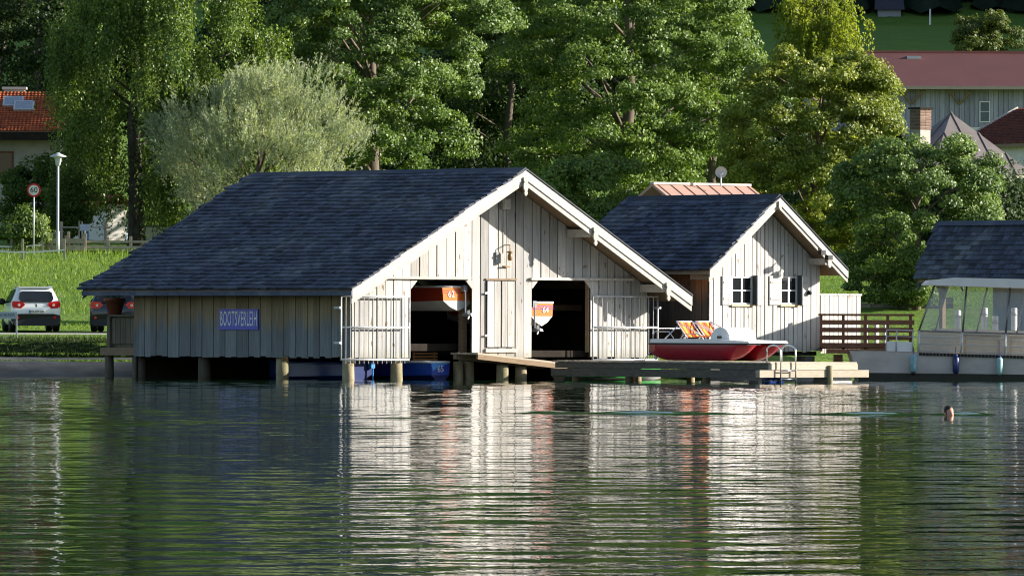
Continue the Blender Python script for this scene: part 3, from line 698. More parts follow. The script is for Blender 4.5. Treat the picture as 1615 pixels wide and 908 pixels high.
# swim ladder
ld = thing('swim_ladder', 'chrome swim ladder hooked over the lit end of the dock', 'ladder', DF.wld(DF.gy(1228, 590, 0)[0], 0, dz0), YAW)
zt_l = DF.gy(1228, 545, 0)[1] - dz0
for i, x in enumerate((0, .62)):
    pts = [(x, .5, -.02), (x, .5, zt_l * .75)] + [(x, .22 + .28 * math.cos(a), zt_l * .75 + .14 * math.sin(a)) for a in np.linspace(.3, math.pi - .3, 6)] + [(x, -.08, zt_l * .7), (x, -.1, -dz0 - .5)]
    b = MB(); b.tube(pts, .024, 7); b.build('rail', M_CHROME, ld, True)
for z in (-.25, -.5, -.75): b = MB(); b.tube([(0, -.1, z), (.62, -.1, z)], .02, 6); b.build('step', M_CHROME, ld, True)

# ------------------------------------------------------------------ pedal boat
TH = R(-46)
A0 = DF.gz(1020, 571, dz0); 
# near hull: stern at pixel 1020, bow at 1182, both on the dock deck
ps = onz(1024, 569, dz0); PBF = Frame(ps, TH)
PL = 0
for k in range(400):
    t = k * .02
    q = PBF.wld(t, 0, 0); px = IW / 2 + FPX * ((q - CAM).dot(RIGHT)) / ((q - CAM).dot(_f))
    if px > 1178: PL = t; break
pb = thing('pedal_boat', 'red and white pedal boat with striped deck chairs on the dock', 'pedal boat', ps, TH)
k_ = 1.0
MRED = pm('deep_red_hull', (.30, .008, .02), (.25, .007, .018), rough=.25, spec=.5)
HB = .50                                                   # hull height
for y0 in (0.0, 1.12):
    rings = []; hw = .28
    for i in range(15):
        t = i / 14; x = t * PL
        zb1 = .02 + HB * .92 * max(0, (t - .72) / .28) ** 2.2 + .16 * max(0, (.12 - t) / .12)
        x0 = x; wdt = hw * (1 - .55 * max(0, (t - .75) / .25) ** 2)
        rings.append([(x0, y0 + hw - wdt, HB), (x0, y0 + hw - wdt * .95, (HB + zb1) / 2), (x0, y0 + hw - wdt * .6, zb1 + .02), (x0, y0 + hw, zb1), (x0, y0 + hw + wdt * .6, zb1 + .02), (x0, y0 + hw + wdt * .95, (HB + zb1) / 2), (x0, y0 + hw + wdt, HB)])
    b = MB(); b.loft(rings, 0, False); b.build('hull', MRED, pb, True)
    b = MB(); b.box((-.02, y0 - .01, HB), (PL + .02, y0 + 2 * hw + .01, HB + .05)); b.build('rubber_strip', M_BLACK, pb)
b = MB(); b.prism([(.0, .0), (PL + .1, 0), (PL + .02, .07), (PL * .55, .12), (.05, .12)], lambda x, z: (x, -.0, HB + .052 + z), lambda x, z: (x, 1.68, HB + .052 + z)); b.build('deck', M_WHITE, pb)
zd = HB + .17
# paddle-wheel cover: half drum
cxw = PL * .66; rw = .42
arc = [(cxw + rw * math.cos(a), zd - .06 + rw * math.sin(a)) for a in np.linspace(0, math.pi, 22)]
b = MB(); b.prism(arc, lambda x, z: (x, .28, z), lambda x, z: (x, 1.40, z)); o = b.build('wheel_cover', M_WHITE, pb); smooth_angle(o.data)
b = MB(); b.box((cxw - .12, .262, zd + .02), (cxw + .06, .278, zd + .10)); b.build('badge', M_GLASS_D, pb)
b = MB(); b.tube([(.1, .3, zd - .02), (-.1, .2, HB * .6), (-.25, .1, .1), (-.5, .3, .02), (-.9, .25, .02)], .014, 5); b.build('mooring_rope', M_TRIM, pb)
# deck chairs
C_S = [pm('stripe_orange', (.78, .15, .025), None, rough=.8), pm('stripe_red', (.62, .05, .02), None, rough=.8), pm('stripe_yellow', (.85, .45, .06), None, rough=.8)]
for y0 in (.18, .98):
    ns = 8
    b = MB(); xs_ = [.95, 1.0, 1.12, 1.3, 1.62]; prof_ = [(PL * .24, .52), (PL * .27, .36), (PL * .30, .2), (PL * .35, .06), (PL * .43, .06), (PL * .48, .11)]
    for j in range(ns):
        ya = y0 + .62 * j / ns; yb = y0 + .62 * (j + 1) / ns
        for (xa, za_), (xb, zb_) in zip(prof_[:-1], prof_[1:]):
            b.add([(xa, ya, zd + za_), (xb, ya, zd + zb_), (xb, yb, zd + zb_), (xa, yb, zd + za_)], [(0, 1, 2, 3)], [1, 0, 2, 0, 1, 0, 2, 1][j])
    b.build('seat_fabric', C_S, pb)
    b = MB()
    for y in (y0 - .02, y0 + .64):
        b.tube([(PL * .24, y, zd + .53), (PL * .48, y, zd + .15)], .018, 6); b.tube([(PL * .24, y, zd + .53), (PL * .36, y, zd)], .018, 6); b.tube([(PL * .12, y, zd), (PL * .25, y, zd + .38)], .018, 6)
    b.tube([(PL * .24, y0 - .02, zd + .53), (PL * .24, y0 + .64, zd + .53)], .022, 6); b.build('chair_frame', M_WHITE, pb, True)
for pts in ([(.06, .1, zd), (.04, .1, zd + .32), (.04, 1.5, zd + .32), (.06, 1.5, zd)], [(.12, .02, zd - .02), (.2, .02, zd + .22), (PL * .2, .02, zd + .22), (PL * .25, .02, zd)],
            [(PL * .32, .02, zd), (PL * .34, .02, zd + .16), (PL * .5, .02, zd + .16), (PL * .53, .02, zd)]):
    b = MB(); b.tube(pts, .016, 6); b.build('handrail', M_CHROME, pb, True)
b = MB(); b.tube([(-.02, .3, HB), (-.1, .3, HB), (-.1, .3, .12), (0, .3, .05)], .025, 6); b.build('rudder', M_CHROME, pb)

# ------------------------------------------------------------------ the hut
ho = W(1117, 553, 238.5); HF = Frame(ho, YAW)
hut = thing('hut', 'small whitened plank hut with two shuttered windows behind the pedal boat', 'hut', ho, YAW)
HOV = -.85
hr, hz = HF.gy(1229, 310, HOV); hl, hzl = HF.gy(1120, 426, HOV); hr2, hz2 = HF.gy(1338, 428, HOV)
hv = HF.gx(992, 314, hr)[0]; hw_ = HF.gy(1292, 540)[0]
HP = ((hl, hzl), (hr, hz), (hr2, hz2)); 
def htop(u): return (hzl + (hz - hzl) * (u - hl) / (hr - hl) if u < hr else hz + (hz2 - hz) * (u - hr) / (hr2 - hr)) - .2
roof_slab(hut, HP, HOV + .04, hv); shingle_slope(hut, HF, (hl - .05, hzl), (hr, hz), HOV - .02, hv + .05, .21)
b = MB()
for k in range(20):
    t0, t1 = k / 20, (k + 1) / 20
    P0 = (hr2 + (hr - hr2) * t0, hz2 + (hz - hz2) * t0); P1 = (hr2 + (hr - hr2) * t1, hz2 + (hz - hz2) * t1)
    b.prism([P0, (P0[0] + .01, P0[1] + .05), (P1[0], P1[1] + .02), P1], lambda x, z: (x, HOV, z), lambda x, z: (x, hv, z))
b.build('shingles', M_SHING, hut, kind='stuff')
b = MB(); b.prism([(hr - .18, hz - .1), (hr, hz + .06), (hr + .18, hz - .1), (hr, hz + .02)], lambda x, z: (x, HOV - .02, z + .03), lambda x, z: (x, hv, z + .03)); b.build('ridge_cap', M_SHING, hut)
barge_boards(hut, HP, HOV, .17, .11, M_TRIM); barge_boards(hut, HP, hv - .05, .17, .01, M_SHING)
W1 = (*HF.gy(1153, 436), *HF.gy(1185, 480)); W2 = (*HF.gy(1230, 436), *HF.gy(1256, 480))
gable_planks(hut, [0, W1[0], W1[2], W2[0], W2[2], hw_], -.02, htop, [(W1[0], W1[2], W1[3], W1[1]), (W2[0], W2[2], W2[3], W2[1])], .19, M_HUT, 0, hr)
side_planks(hut, 0, .02, hv - .3, 0, htop(0) - .02, .26, M_HUTSIDE)
b = MB()
for a, c, z0, z1 in ((0.05, W1[0], 0, None), (W1[0], W1[2], W1[1], None), (W1[0], W1[2], 0, W1[3]), (W1[2], W2[0], 0, None), (W2[0], W2[2], W2[1], None), (W2[0], W2[2], 0, W2[3]), (W2[2], hw_ - .05, 0, None)):
    for i in range(5):
        x0 = a + (c - a) * i / 5; x1 = a + (c - a) * (i + 1) / 5
        b.prism([(x0, z0), (x1, z0), (x1, htop(x1) if z1 is None else z1), (x0, htop(x0) if z1 is None else z1)], lambda p, q: (p, .02, q), lambda p, q: (p, .05, q))
b.build('wall', M_DARK, hut)
b = MB(); b.box((.02, .06, 0), (.05, hv - .3, htop(.05) - .05)); b.box((hw_ - .08, .06, 0), (hw_, hv - .3, htop(hw_) - .02)); b.box((.06, hv - .36, 0), (hw_ - .09, hv - .3, htop(.05) - .1)); b.build('wall', M_HUTSIDE, hut)
b = MB(); b.box((.06, .06, -.15), (hw_ - .06, hv - .4, -.02)); b.build('floor', M_DARK, hut)
for i, (x0, zt1, x1, zb1) in enumerate((W1, W2)):
    b = MB(); f = .045; mx_ = (x0 + x1) / 2; mz = (zt1 + zb1) / 2
    for a in ((x0, x0 + f, zb1, zt1), (x1 - f, x1, zb1, zt1), (x0 + f, x1 - f, zt1 - f, zt1), (x0 + f, x1 - f, zb1, zb1 + f), (mx_ - .035, mx_ + .035, zb1 + f, zt1 - f)):
        b.box((a[0], -.035, a[2]), (a[1], .015, a[3]))
    for a, c in ((x0 + f, mx_ - .035), (mx_ + .035, x1 - f)): b.box((a, -.03, mz - .02), (c, .01, mz + .02))
    wn = b.build('window', pm('window_frame_white', (.74, .73, .70), None, rough=.5), hut)
    for a, c in ((x0 + f, mx_ - .035), (mx_ + .035, x1 - f)):
        for z0, z1 in ((zb1 + f, mz - .02), (mz + .02, zt1 - f)):
            t = MB(); t.box((a, -.005, z0), (c, .003, z1)); t.build('pane', M_GLASS_D, wn)
    b = MB(); b.box((x0 - .05, -.1, zb1 - .07), (x1 + .05, .0, zb1 - .005)); b.build('sill', pm('sill_wood', (.55, .40, .24), None, (4, 4, 4)), wn)
    wdt = (x1 - x0) * (.62 if i == 0 else .95)
    lft = HF.gy(1137 if i == 0 else 1211, 460)[0]; rgt = HF.gy(1202 if i == 0 else 1272, 460)[0]
    for a, c in ((lft, x0 - .01), (x1 + .10, rgt)):
        s = MB(); s.box((a, -.085, zb1 - .02), (c, -.055, zt1 + .02)); sh_ = s.build('shutter', M_HUT, hut)
        for z in (zb1 + .18, zt1 - .18):
            t = MB(); t.box((a + .03, -.10, z - .035), (c - .03, -.086, z + .035)); t.build('batten', M_HUT, sh_)
    s = MB(); s.box((x1 + .012, -.24, zb1 - .02), (x1 + .05, -.05, zt1 + .04)); s.build('shutter', pm('dark_shutter', (.035, .045, .055), None), hut)
u = hr; zt = htop(hr) + .0; b = MB(); b.box((u - .08, HOV + .09, zt - .2), (u + .08, .2, zt - .02)); b.build('purlin', M_TRIM, hut); pendant(hut, u, zt + .05, HOV - .06, .62, M_TRIM, True)
u = HF.gy(1307, 430, HOV)[0]; zt = htop(u); b = MB(); b.box((u - .09, HOV + .09, zt - .26), (u + .09, .2, zt - .06)); b.build('purlin', M_TRIM, hut); pendant(hut, u, zt - .02, HOV - .06, .8, M_TRIM, True)
b = MB(); u = HF.gy(1127, 432, HOV)[0]; zt = htop(u) - .08; b.box((u - .06, HOV + .09, zt - .16), (u + .06, .2, zt)); b.build('purlin', M_BEAM, hut)
for px, py in ((1292, 398), (1303, 406)):
    u, z = HF.gy(px, py, HOV - .1); b = MB(); b.box((u - .1, HOV - .3, z - .08), (u + .1, HOV - .14, z + .07)); b.tube([(u, HOV - .2, z), (u + .05, HOV, z + .12)], .02, 6); b.build('floodlight', M_BLACK, hut)
u, z = HF.gy(1272, 462); b = MB(); b.lathe([(.05, -.06), (.09, 0), (.05, .07)], 10, (u, -.14, z)); b.tube([(u, -.14, z + .05), (u, -.03, z + .1)], .015, 5); b.build('bell', M_BLACK, hut, True)
for u in (.35, hw_ / 2, hw_ - .35): b = MB(); b.box((u - .2, .05, -.75), (u + .2, .5, -.16)); b.build('footing', pm('footing_stone', (.22, .21, .19), None, (5, 5, 5), .9), hut)

# ------------------------------------------------------------------ footbridge railing and picket screen
gp = W(1293, 549, 240.9); GF = Frame(gp, 0.0)
br = thing('footbridge', 'brown footbridge with board railing between the hut and the barge', 'footbridge', gp, 0.0)
M_BRN = pm('brown_stain', (.27, .115, .065), (.19, .08, .045), (3, 12, 12), .6, .3, var=.2)
bl = GF.gy(1442, 540)[0]; zt = GF.gy(1300, 496)[1]
b = MB(); b.box((-.05, -.06, zt - .04), (bl, .08, zt + .03)); b.build('handrail', M_BRN, br)
for k in range(4):
    z = GF.gy(1300, 508 + k * 12)[1]; b = MB(); b.box((0, -.03, z - .075), (bl - .03 * k, .0, z + .075)); b.build('rail_board', M_BRN, br)
for px in (1295, 1330, 1365, 1400, 1436):
    x = GF.gy(px, 520)[0]; b = MB(); b.box((x - .045, .0, -.1), (x + .045, .09, zt - .04)); b.build('post', M_BRN, br)
b = MB(); b.box((.2, -.1, -.16), (bl, -.002, -.022)); b.build('edge_beam', M_BRN, br)
for k in range(22): b = MB(); b.box((.0 + k * bl / 22, .0, -.02), ((k + 1) * bl / 22 - .01, 1.4, .03)); b.build('deck_board', M_BRN, br)
b = MB(); b.box((.45, .1, -1.1), (.73, .5, -.2)); b.build('pier', M_BRN, br)
fp = W(1293, 552, 243.5); PF = Frame(fp, R(46))
pf = thing('picket_screen', 'white sunlit picket screen behind the brown railing', 'fence', fp, R(46))
fl_ = PF.gy(1357, 520)[0]; zt = PF.gy(1300, 463)[1]
for k in range(9):
    x0 = fl_ * k / 9; b = MB(); b.box((x0 + .018, -.02, -.1), (x0 + fl_ / 9 - .018, .01, zt - .06)); b.build('slat', M_HUT, pf)
for z in (zt - .05, zt * .5, .2): b = MB(); b.box((-.02, .012, z - .05), (fl_ + .02, .05, z + .05)); b.build('crossbar', M_HUT, pf)
b = MB(); b.box((-.03, -.04, zt - .058), (fl_ + .03, .06, zt)); b.build('cap_rail', M_HUT, pf)
for x in (fl_ * 1.12, fl_ * 1.4, fl_ * 1.62):
    b = MB(); b.box((x, .0, .1), (x + .13, .1, zt * .46)); b.build('post', M_HUT, pf)

# ------------------------------------------------------------------ passenger barge
bo = onz(1340, 599, 0); KF = Frame(bo, 0.0)
bg_ = thing('passenger_barge', 'grey passenger barge with sloping glass sides moored at right', 'barge', bo); bg_.rotation_euler = (0, R(1.6), 0)
s_ = FPX / bo.y
def bx_(px): return (px - 1340) / s_
def bz_(px, py): return (599 - py) / s_ + bx_(px) * math.tan(R(1.6))
M_BHULL = pm('barge_paint', (.56, .51, .47), (.44, .405, .375), (1.6, 1.6, 1.6), .6, .3, bmp=.15, big=((.9, .9, 2.0), (.38, .34, .30)))
Lb = 9.0; zd_ = bz_(1340, 553)
b = MB(); b.prism([(0, zd_), (.28, .02), (.45, -.5), (Lb, -.5), (Lb, zd_)], lambda x, z: (x, 0, z), lambda x, z: (x, 3.0, z)); b.build('hull', M_BHULL, bg_)
b = MB(); b.prism([(.2, .24), (.32, -.1), (Lb, -.1), (Lb, .42)], lambda x, z: (x, -.012, z), lambda x, z: (x, .0, z)); b.build('weed_line', pm('wet_weed', (.035, .035, .025), None, (6, 6, 6)), bg_)
b = MB()
for k in range(60): b.box((bx_(1448) + k * .11, -.06, zd_ - .07), (bx_(1448) + k * .11 + .085, .02, zd_ + .01))
b.build('rubbing_strake', M_BLACK, bg_, kind='stuff')
b = MB(); b.box((.3, .05, zd_), (Lb, 2.9, zd_ + .03)); b.build('deck', M_DOCK, bg_)
Y1 = .08
M_ALU = pm('dark_aluminium', (.24, .24, .25), None, rough=.35, metal=.7)
zr1 = bz_(1445, 521); zroof = bz_(1460, 449)
for px in (1396, 1412, 1438, 1447, 1515, 1584):
    x = bx_(px); zz = zr1 if px > 1440 else bz_(1396, 521); b = MB(); b.tube([(x, Y1, zd_), (x, Y1, zz)], .035 if px > 1440 else .022, 7); b.build('railing_post', M_METAL, bg_, True)
for k, (z, a) in enumerate(((zr1, bx_(1445)), (zd_ + (zr1 - zd_) * .72, bx_(1395)), (zd_ + (zr1 - zd_) * .42, bx_(1445)), (zd_ + (zr1 - zd_) * .12, bx_(1445)))):
    b = MB(); b.tube([(a, Y1, z), (Lb, Y1, z)], .026 if k == 0 else .014, 6); b.build('rail', M_ALU if k == 0 else M_METAL, bg_, True)
b = MB(); b.tube([(bx_(1395), Y1, zr1), (bx_(1440), Y1, zr1)], .02, 6); b.build('rail', M_METAL, bg_, True)
b = MB(); b.box((bx_(1397), Y1 + .02, zd_ + .02), (bx_(1438), Y1 + .05, zd_ + (zr1 - zd_) * .48)); b.build('gangway_panel', M_WHITE, bg_)
# slanted mullions and panes: foot on the rail, head under the roof, leaning right and inward
m, n, bb = nodes_of('canopy_glass', .05, .5)
tr = n.nodes.new('ShaderNodeBsdfTransparent'); tr.inputs[0].default_value = (.80, .82, .80, 1)
gl = n.nodes.new('ShaderNodeBsdfGlossy'); gl.inputs['Roughness'].default_value = .04
df = n.nodes.new('ShaderNodeBsdfDiffuse'); df.inputs[0].default_value = (.62, .58, .52, 1)
mx1 = n.nodes.new('ShaderNodeMixShader'); mx1.inputs[0].default_value = .12; n.links.new(tr.outputs[0], mx1.inputs[1]); n.links.new(gl.outputs[0], mx1.inputs[2])
mx2 = n.nodes.new('ShaderNodeMixShader'); n.links.new(madd(n, noise(n, (1.5, 1.5, 1.5), 3), .34, .10), mx2.inputs[0]); n.links.new(mx1.outputs[0], mx2.inputs[1]); n.links.new(df.outputs[0], mx2.inputs[2])
n.links.new(mx2.outputs[0], n.nodes['Material Output'].inputs[0]); M_CLEAR = m
feet = [1447, 1516, 1584, 1655]; lean = [(1470, .25), (1521, .3), (1590, .3), (1662, .3)]
pts = [((bx_(a), Y1, zr1), (bx_(h), Y1 + dy, zroof)) for a, (h, dy) in zip(feet, lean)]
for p0, p1 in pts: b = MB(); b.tube([p0, p1], .032, 7); b.build('mullion', M_ALU, bg_, True)
back = [(1480, 1497), (1546, 1560), (1610, 1622)]
for a, h in back: b = MB(); b.tube([(bx_(a), 2.7, zr1), (bx_(h), 2.4, zroof)], .03, 6); b.build('mullion', M_ALU, bg_, True)
for (p0, p1), (q0, q1) in zip(pts[:-1], pts[1:]):
    b = MB(); b.add([p0, q0, q1, p1], [(0, 1, 2, 3)]); b.build('pane', M_CLEAR, bg_)
    b = MB(); b.add([(p0[0], Y1, zd_ + .05), (q0[0], Y1, zd_ + .05), q0, p0], [(0, 1, 2, 3)]); b.build('pane', M_CLEAR, bg_)
b = MB(); b.prism([(bx_(1455), zroof), (Lb, zroof), (Lb, zroof + .32), (bx_(1500), zroof + .26), (bx_(1462), zroof + .16)], lambda x, z: (x, .0, z), lambda x, z: (x, 2.8, z)); b.build('roof', pm('awning_white', (.80, .78, .75), (.72, .70, .67), (2, 2, 2), .6), bg_)
b = MB(); b.box((bx_(1475), 2.72, zd_), (Lb, 2.8, zr1 + .1)); b.build('bulwark', pm('cream_panel', (.85, .76, .68), (.72, .64, .59), (2, 2, 2), .6), bg_)
b = MB(); b.box((bx_(1450), .5, zd_ + .03), (bx_(1513), .55, zd_ + .70)); b.box((bx_(1520), .9, zd_ + .03), (Lb, .96, zd_ + .66)); b.build('bench_back', pm('pale_bench', (.82, .75, .70), None, (3, 3, 3)), bg_)
M_TAN = pm('tan_leg', (.55, .32, .14), None, (4, 4, 4))
for k, (a, c) in enumerate(((1450, 1512), (1520, 1580), (1592, 1660))):
    t = thing('table', ['long tan legged table at the front of the barge', 'tan legged table amidships on the barge under blue cloth', 'tan legged table at the right edge of the barge'][k], 'table', KF.wld(bx_(a), .7, zd_ + .03 - bx_(a) * math.tan(R(1.6))), group='barge tables')
    t.rotation_euler = (0, R(1.6), 0); L2 = bx_(c) - bx_(a)
    b = MB(); b.box((0, 0, .56), (L2, .6, .6)); b.build('table_top', C_NAVY if k == 1 else pm('table_top', (.5, .45, .42), None), t)
    for x in (.08, L2 - .08):
        for y in (.06, .54): b = MB(); b.box((x - .025, y - .025, 0), (x + .025, y + .025, .56)); b.build('leg', M_TAN, t)
for k, (px, hgt) in enumerate(((1564, 1.95), (1611, 1.95), (1581, 1.55), (1521, 1.9))):
    x = bx_(px); t = thing('mooring_post', ['tall white post seen through the middle canopy pane', 'tall white post nearest the right edge behind canopy glass', 'shorter white post beside the middle tall one', 'white post behind the first canopy mullion'][k], 'post', KF.wld(x, 3.6, -1), group='white posts behind the barge')
    b = MB(); hh_ = 1 + bz_(px, 484 if k < 2 else (497 if k == 2 else 488)) - x * .028; b.lathe([(.10, 0), (.10, hh_ - .03), (.08, hh_), (.0, hh_)], 12); b.build('shaft', M_WHITE, t, True)
    b = MB(); b.lathe([(.104, hh_ - .25), (.104, hh_ - .15)], 12); b.build('band', M_METAL, t, True)
for k, (px, cm, lb) in enumerate(((1440, pm('fender_blue', (.22, .42, .50), None, rough=.5), 'pale blue fender with black tip at the gangway end of the barge'), (1507, C_NAVY, 'dark navy fender hanging amidships on the barge hull'), (1576, pm('fender_aqua', (.30, .52, .52), None, rough=.5), 'pale aqua fender with blue cap near right edge'))):
    x = bx_(px); zt = zd_ - .02 - x * math.tan(R(1.6)); t = thing('fender', lb, 'fender', KF.wld(x, -.13, zt), group='fenders on the barge')
    b = MB(); b.lathe([(.02, -.60), (.07, -.58), (.10, -.52), (.105, -.12), (.07, -.05), (.02, -.03)], 12); b.build('body', cm, t, True)
    b = MB(); b.lathe([(.03, -.68), (.06, -.66), (.075, -.585)] if k == 0 else [(.07, -.055), (.05, .0), (.03, .02)], 10); b.build('cap', M_BLACK if k == 0 else C_NAVY, t, True)
    b = MB(); b.tube([(0, 0, -.04), (0, .1, .25 if k < 2 else .5)], .012, 5); b.build('rope', C_NAVY, t)

# ------------------------------------------------------------------ right boathouse (its roof shows above the barge)
ro = W(1462, 560, 258); QF = Frame(ro, YAW)
rb = thing('shingled_boathouse', 'dark shingled boathouse roof rising behind the barge at right', 'boathouse', ro, YAW)
qv_e = QF.gx(1447, 440, -.6)[0]; qe = (-.6, QF.gx(1447, 440, -.6)[1])
qz = None
for k in range(200):                                       # ridge: same pitch as its neighbour, rear end seen at pixel 1549, 352
    xr = .5 + k * .05; y_, z_ = QF.gx(1549, 352, xr)
    if y_ < qv_e + .05: qz = z_; break
rv = qv_e; QOV = rv - 6.4; QP = (qe, (xr, qz), (2 * xr + .6, qe[1]))
roof_slab(rb, QP, QOV, rv); shingle_slope(rb, QF, (qe[0] - .05, qe[1]), (xr, qz), QOV, rv + .05, .19)
b = MB()
for k in range(18):
    t0, t1 = k / 18, (k + 1) / 18; E = QP[2]
    P0 = (E[0] + (xr - E[0]) * t0, E[1] + (qz - E[1]) * t0); P1 = (E[0] + (xr - E[0]) * t1, E[1] + (qz - E[1]) * t1)
    b.prism([P0, (P0[0] + .01, P0[1] + .05), (P1[0], P1[1] + .02), P1], lambda x, z: (x, QOV, z), lambda x, z: (x, rv, z))
b.build('shingles', M_SHING, rb, kind='stuff')
barge_boards(rb, QP, rv - .04, .2, .01, M_SHING); barge_boards(rb, QP, QOV - .03, .2, .12, M_TRIM)
b = MB(); b.prism([(xr - .18, qz - .1), (xr, qz + .06), (xr + .18, qz - .1), (xr, qz + .02)], lambda x, z: (x, QOV, z + .03), lambda x, z: (x, rv, z + .03)); b.build('ridge_cap', M_SHING, rb)
hq = qe[1] + .1
side_planks(rb, 0, QOV + 1, rv - 3.0, .1, hq, .34, M_SIDE)
b = MB(); b.box((.02, QOV + 1.05, .1), (.06, rv - 3.0, hq)); b.box((2 * xr - .1, QOV + 1.05, .1), (2 * xr, rv - 3.0, hq)); b.box((.07, rv - 3.1, .1), (2 * xr - .11, rv - 3.0, hq)); b.build('wall', M_SIDE, rb)
gable_planks(rb, [0, 2 * xr], .1, lambda u: qe[1] + (qz - qe[1]) * (1 - abs(u - xr) / (xr + .6)) - .2, [], .34, M_PALE, QOV + 1, xr)
for y in (QOV + 1.2, rv - 3.3): pile(rb, .2, y, .1, .2, -2.5); pile(rb, 2 * xr - .2, y, .1, .2, -2.5)
b = MB(); b.box((.2, rv - .4, -.8), (.36, rv - .24, hq)); b.build('post', M_BEAM, rb)

# ------------------------------------------------------------------ cars
def ring(y, ws, zb0, wb, zb_, wr, zr_):
    half = [(ws * .9, zb0), (ws, zb0 + .14), (ws + .02, .72), (wb, zb_), (wr + (wb - wr) * .25, zb_ + (zr_ - zb_) * .72), (wr, zr_ - .05), (wr - .14, zr_)]
    return [(x, y, z) for x, z in half] + [(-x, y, z) for x, z in half[::-1]]
def make_car(label, px, py, Y, yaw, paint, dark=False, plate=None):
    p = W(px, py, Y); p.z = gz(p.x, p.y) + .10
    r = thing('parked_car', label, 'car', p, yaw, 'cars parked behind the boathouse')
    S = [(0.02, .80, .42, .82, .86, .74, .98), (.06, .86, .34, .87, .95, .76, 1.04), (.16, .89, .28, .885, 1.0, .70, 1.28), (.30, .90, .26, .885, 1.02, .66, 1.50), (.48, .91, .24, .89, 1.03, .64, 1.585),
         (.9, .91, .24, .895, 1.02, .655, 1.61), (2.0, .91, .24, .895, .98, .66, 1.60), (2.5, .91, .24, .89, .96, .64, 1.50), (3.2, .90, .24, .88, .93, .72, 1.06), (3.9, .88, .26, .84, .88, .66, .96), (4.3, .80, .32, .76, .76, .55, .82), (4.42, .7, .42, .68, .66, .45, .68)]
    b = MB(); b.loft([ring(*s) for s in S]); o = b.build('body', paint, r, True); smooth_angle(o.data, 50)
    def hatch(x, t):  # point on the sloping tailgate
        y = np.interp(t, [.98, 1.04, 1.28, 1.50, 1.585], [.02, .06, .16, .30, .48]) ; return (x, y, t)
    # rear window following the tailgate
    outline = [(-.60, 1.09), (-.50, 1.06), (.50, 1.06), (.60, 1.09), (.655, 1.20), (.60, 1.42), (.50, 1.455), (-.50, 1.455), (-.60, 1.42), (-.655, 1.20)]
    b = MB(); b.prism(outline, lambda x, z: (x * .97, hatch(x, z)[1] - .05, z), lambda x, z: (x * .97, hatch(x, z)[1] + .05, z)); b.build('rear_window', M_GLASS_D, r)
    for sx in (-1, 1):
        b = MB(); b.add([(sx * .905, .62, 1.06), (sx * .905, 3.0, 1.0), (sx * .70, 2.45, 1.47), (sx * .69, .75, 1.54)], [(0, 1, 2, 3)]); b.build('side_window', M_GLASS_D, r)
        q = [(sx * .40, .96), (sx * .50, 1.07), (sx * .85, 1.09), (sx * .885, .96), (sx * .85, .84), (sx * .55, .83)]
        b = MB(); b.prism(q, lambda x, z: (x, .0 + (abs(x) - .4) * .05, z), lambda x, z: (x, .22, z)); o = b.build('tail_light', pm('tail_red', (.62, .012, .015), (.55, .01, .012), rough=.15, spec=.6), r)
        b = MB(); b.lathe([(.0, -.02), (.05, -.018), (.055, .02)], 12, (sx * .63, .012, .95), 'y'); b.build('lamp_lens', pm('lamp_clear', (.75, .55, .5), None, rough=.15), o)
        b = MB(); b.lathe([(.04, -.06), (.1, -.05), (.13, .0), (.1, .07), (.04, .08)], 10, (sx * 1.0, 2.75, 1.08), 'y'); b.box((sx * .88 if sx > 0 else sx * 1.0, 2.76, 1.04), (sx * 1.0 if sx > 0 else sx * .88, 2.82, 1.08)); b.build('mirror', M_BLACK, r, True)
        b = MB(); b.lathe([(.02, -.02), (.05, -.02), (.055, .0)], 10, (sx * .68, -.02, .50), 'y'); b.build('reflector', pm('tail_red', (0, 0, 0)), r)
        b = MB(); b.lathe([(.01, -.03), (.018, -.03), (.018, 1.6), (.01, 1.6)], 6, (sx * .62, .7, 1.635), 'y'); b.build('roof_rail', M_METAL, r)
        for y in (.78, 3.45):
            b = MB(); b.lathe([(.21, -.11), (.30, -.115), (.345, -.07), (.345, .07), (.30, .115), (.21, .11)], 20, (sx * .80, y, .33), 'x'); wh = b.build('wheel', M_BLACK, r, True)
            b = MB(); b.lathe([(.03, -.10), (.20, -.09), (.21, .0), (.20, .09), (.03, .10)], 14, (sx * .80, y, .33), 'x'); b.build('rim', M_METAL, wh)
    b = MB(); b.prism([(-.90, .40), (-.88, .58), (-.62, .63), (.62, .63), (.88, .58), (.90, .36), (.76, .20), (-.76, .20)], lambda x, z: (x, -.05 + (.05 if abs(x) > .8 else 0), z), lambda x, z: (x, .25, z)); b.build('bumper', pm('car_black_plastic', (.02, .02, .022), None, rough=.5), r)
    b = MB(); b.box((-.62, .28, 1.57), (.62, .62, 1.625)); b.build('spoiler', paint, r)
    b = MB(); b.box((-.26, -.066, .66), (.26, -.035, .77)); pl = b.build('number_plate', pm('plate_white', (.75, .75, .72), None), r)
    b = MB(); b.box((-.26, -.069, .66), (-.215, -.066, .77)); b.build('plate_band', C_BLU, pl)
    if plate: link('lettering', text_mesh(plate, .11, M_BLACK, .002), pl, None, face_mat((.02, -.07, .715), (1, 0, 0), (0, 0, 1)))
    b = MB()
    if dark: b.lathe([(.0, -.012), (.055, -.012), (.06, .0), (.04, .02)], 16, (0, .03, .93), 'y')
    else: b.prism([(0, .085), (.045, 0), (0, -.085), (-.045, 0)], lambda x, z: (x, -.004 + .02, .93 + z), lambda x, z: (x, .06, .93 + z))
    b.build('badge', M_CHROME, r)
    b = MB(); b.tube([(0, .85, 1.6), (0, .6, 1.78)], .008, 5); b.build('antenna', M_BLACK, r)
    b = MB(); b.tube([(0, .075, 1.06), (-.25, .115, 1.13)], .01, 5); b.build('wiper', M_BLACK, r)
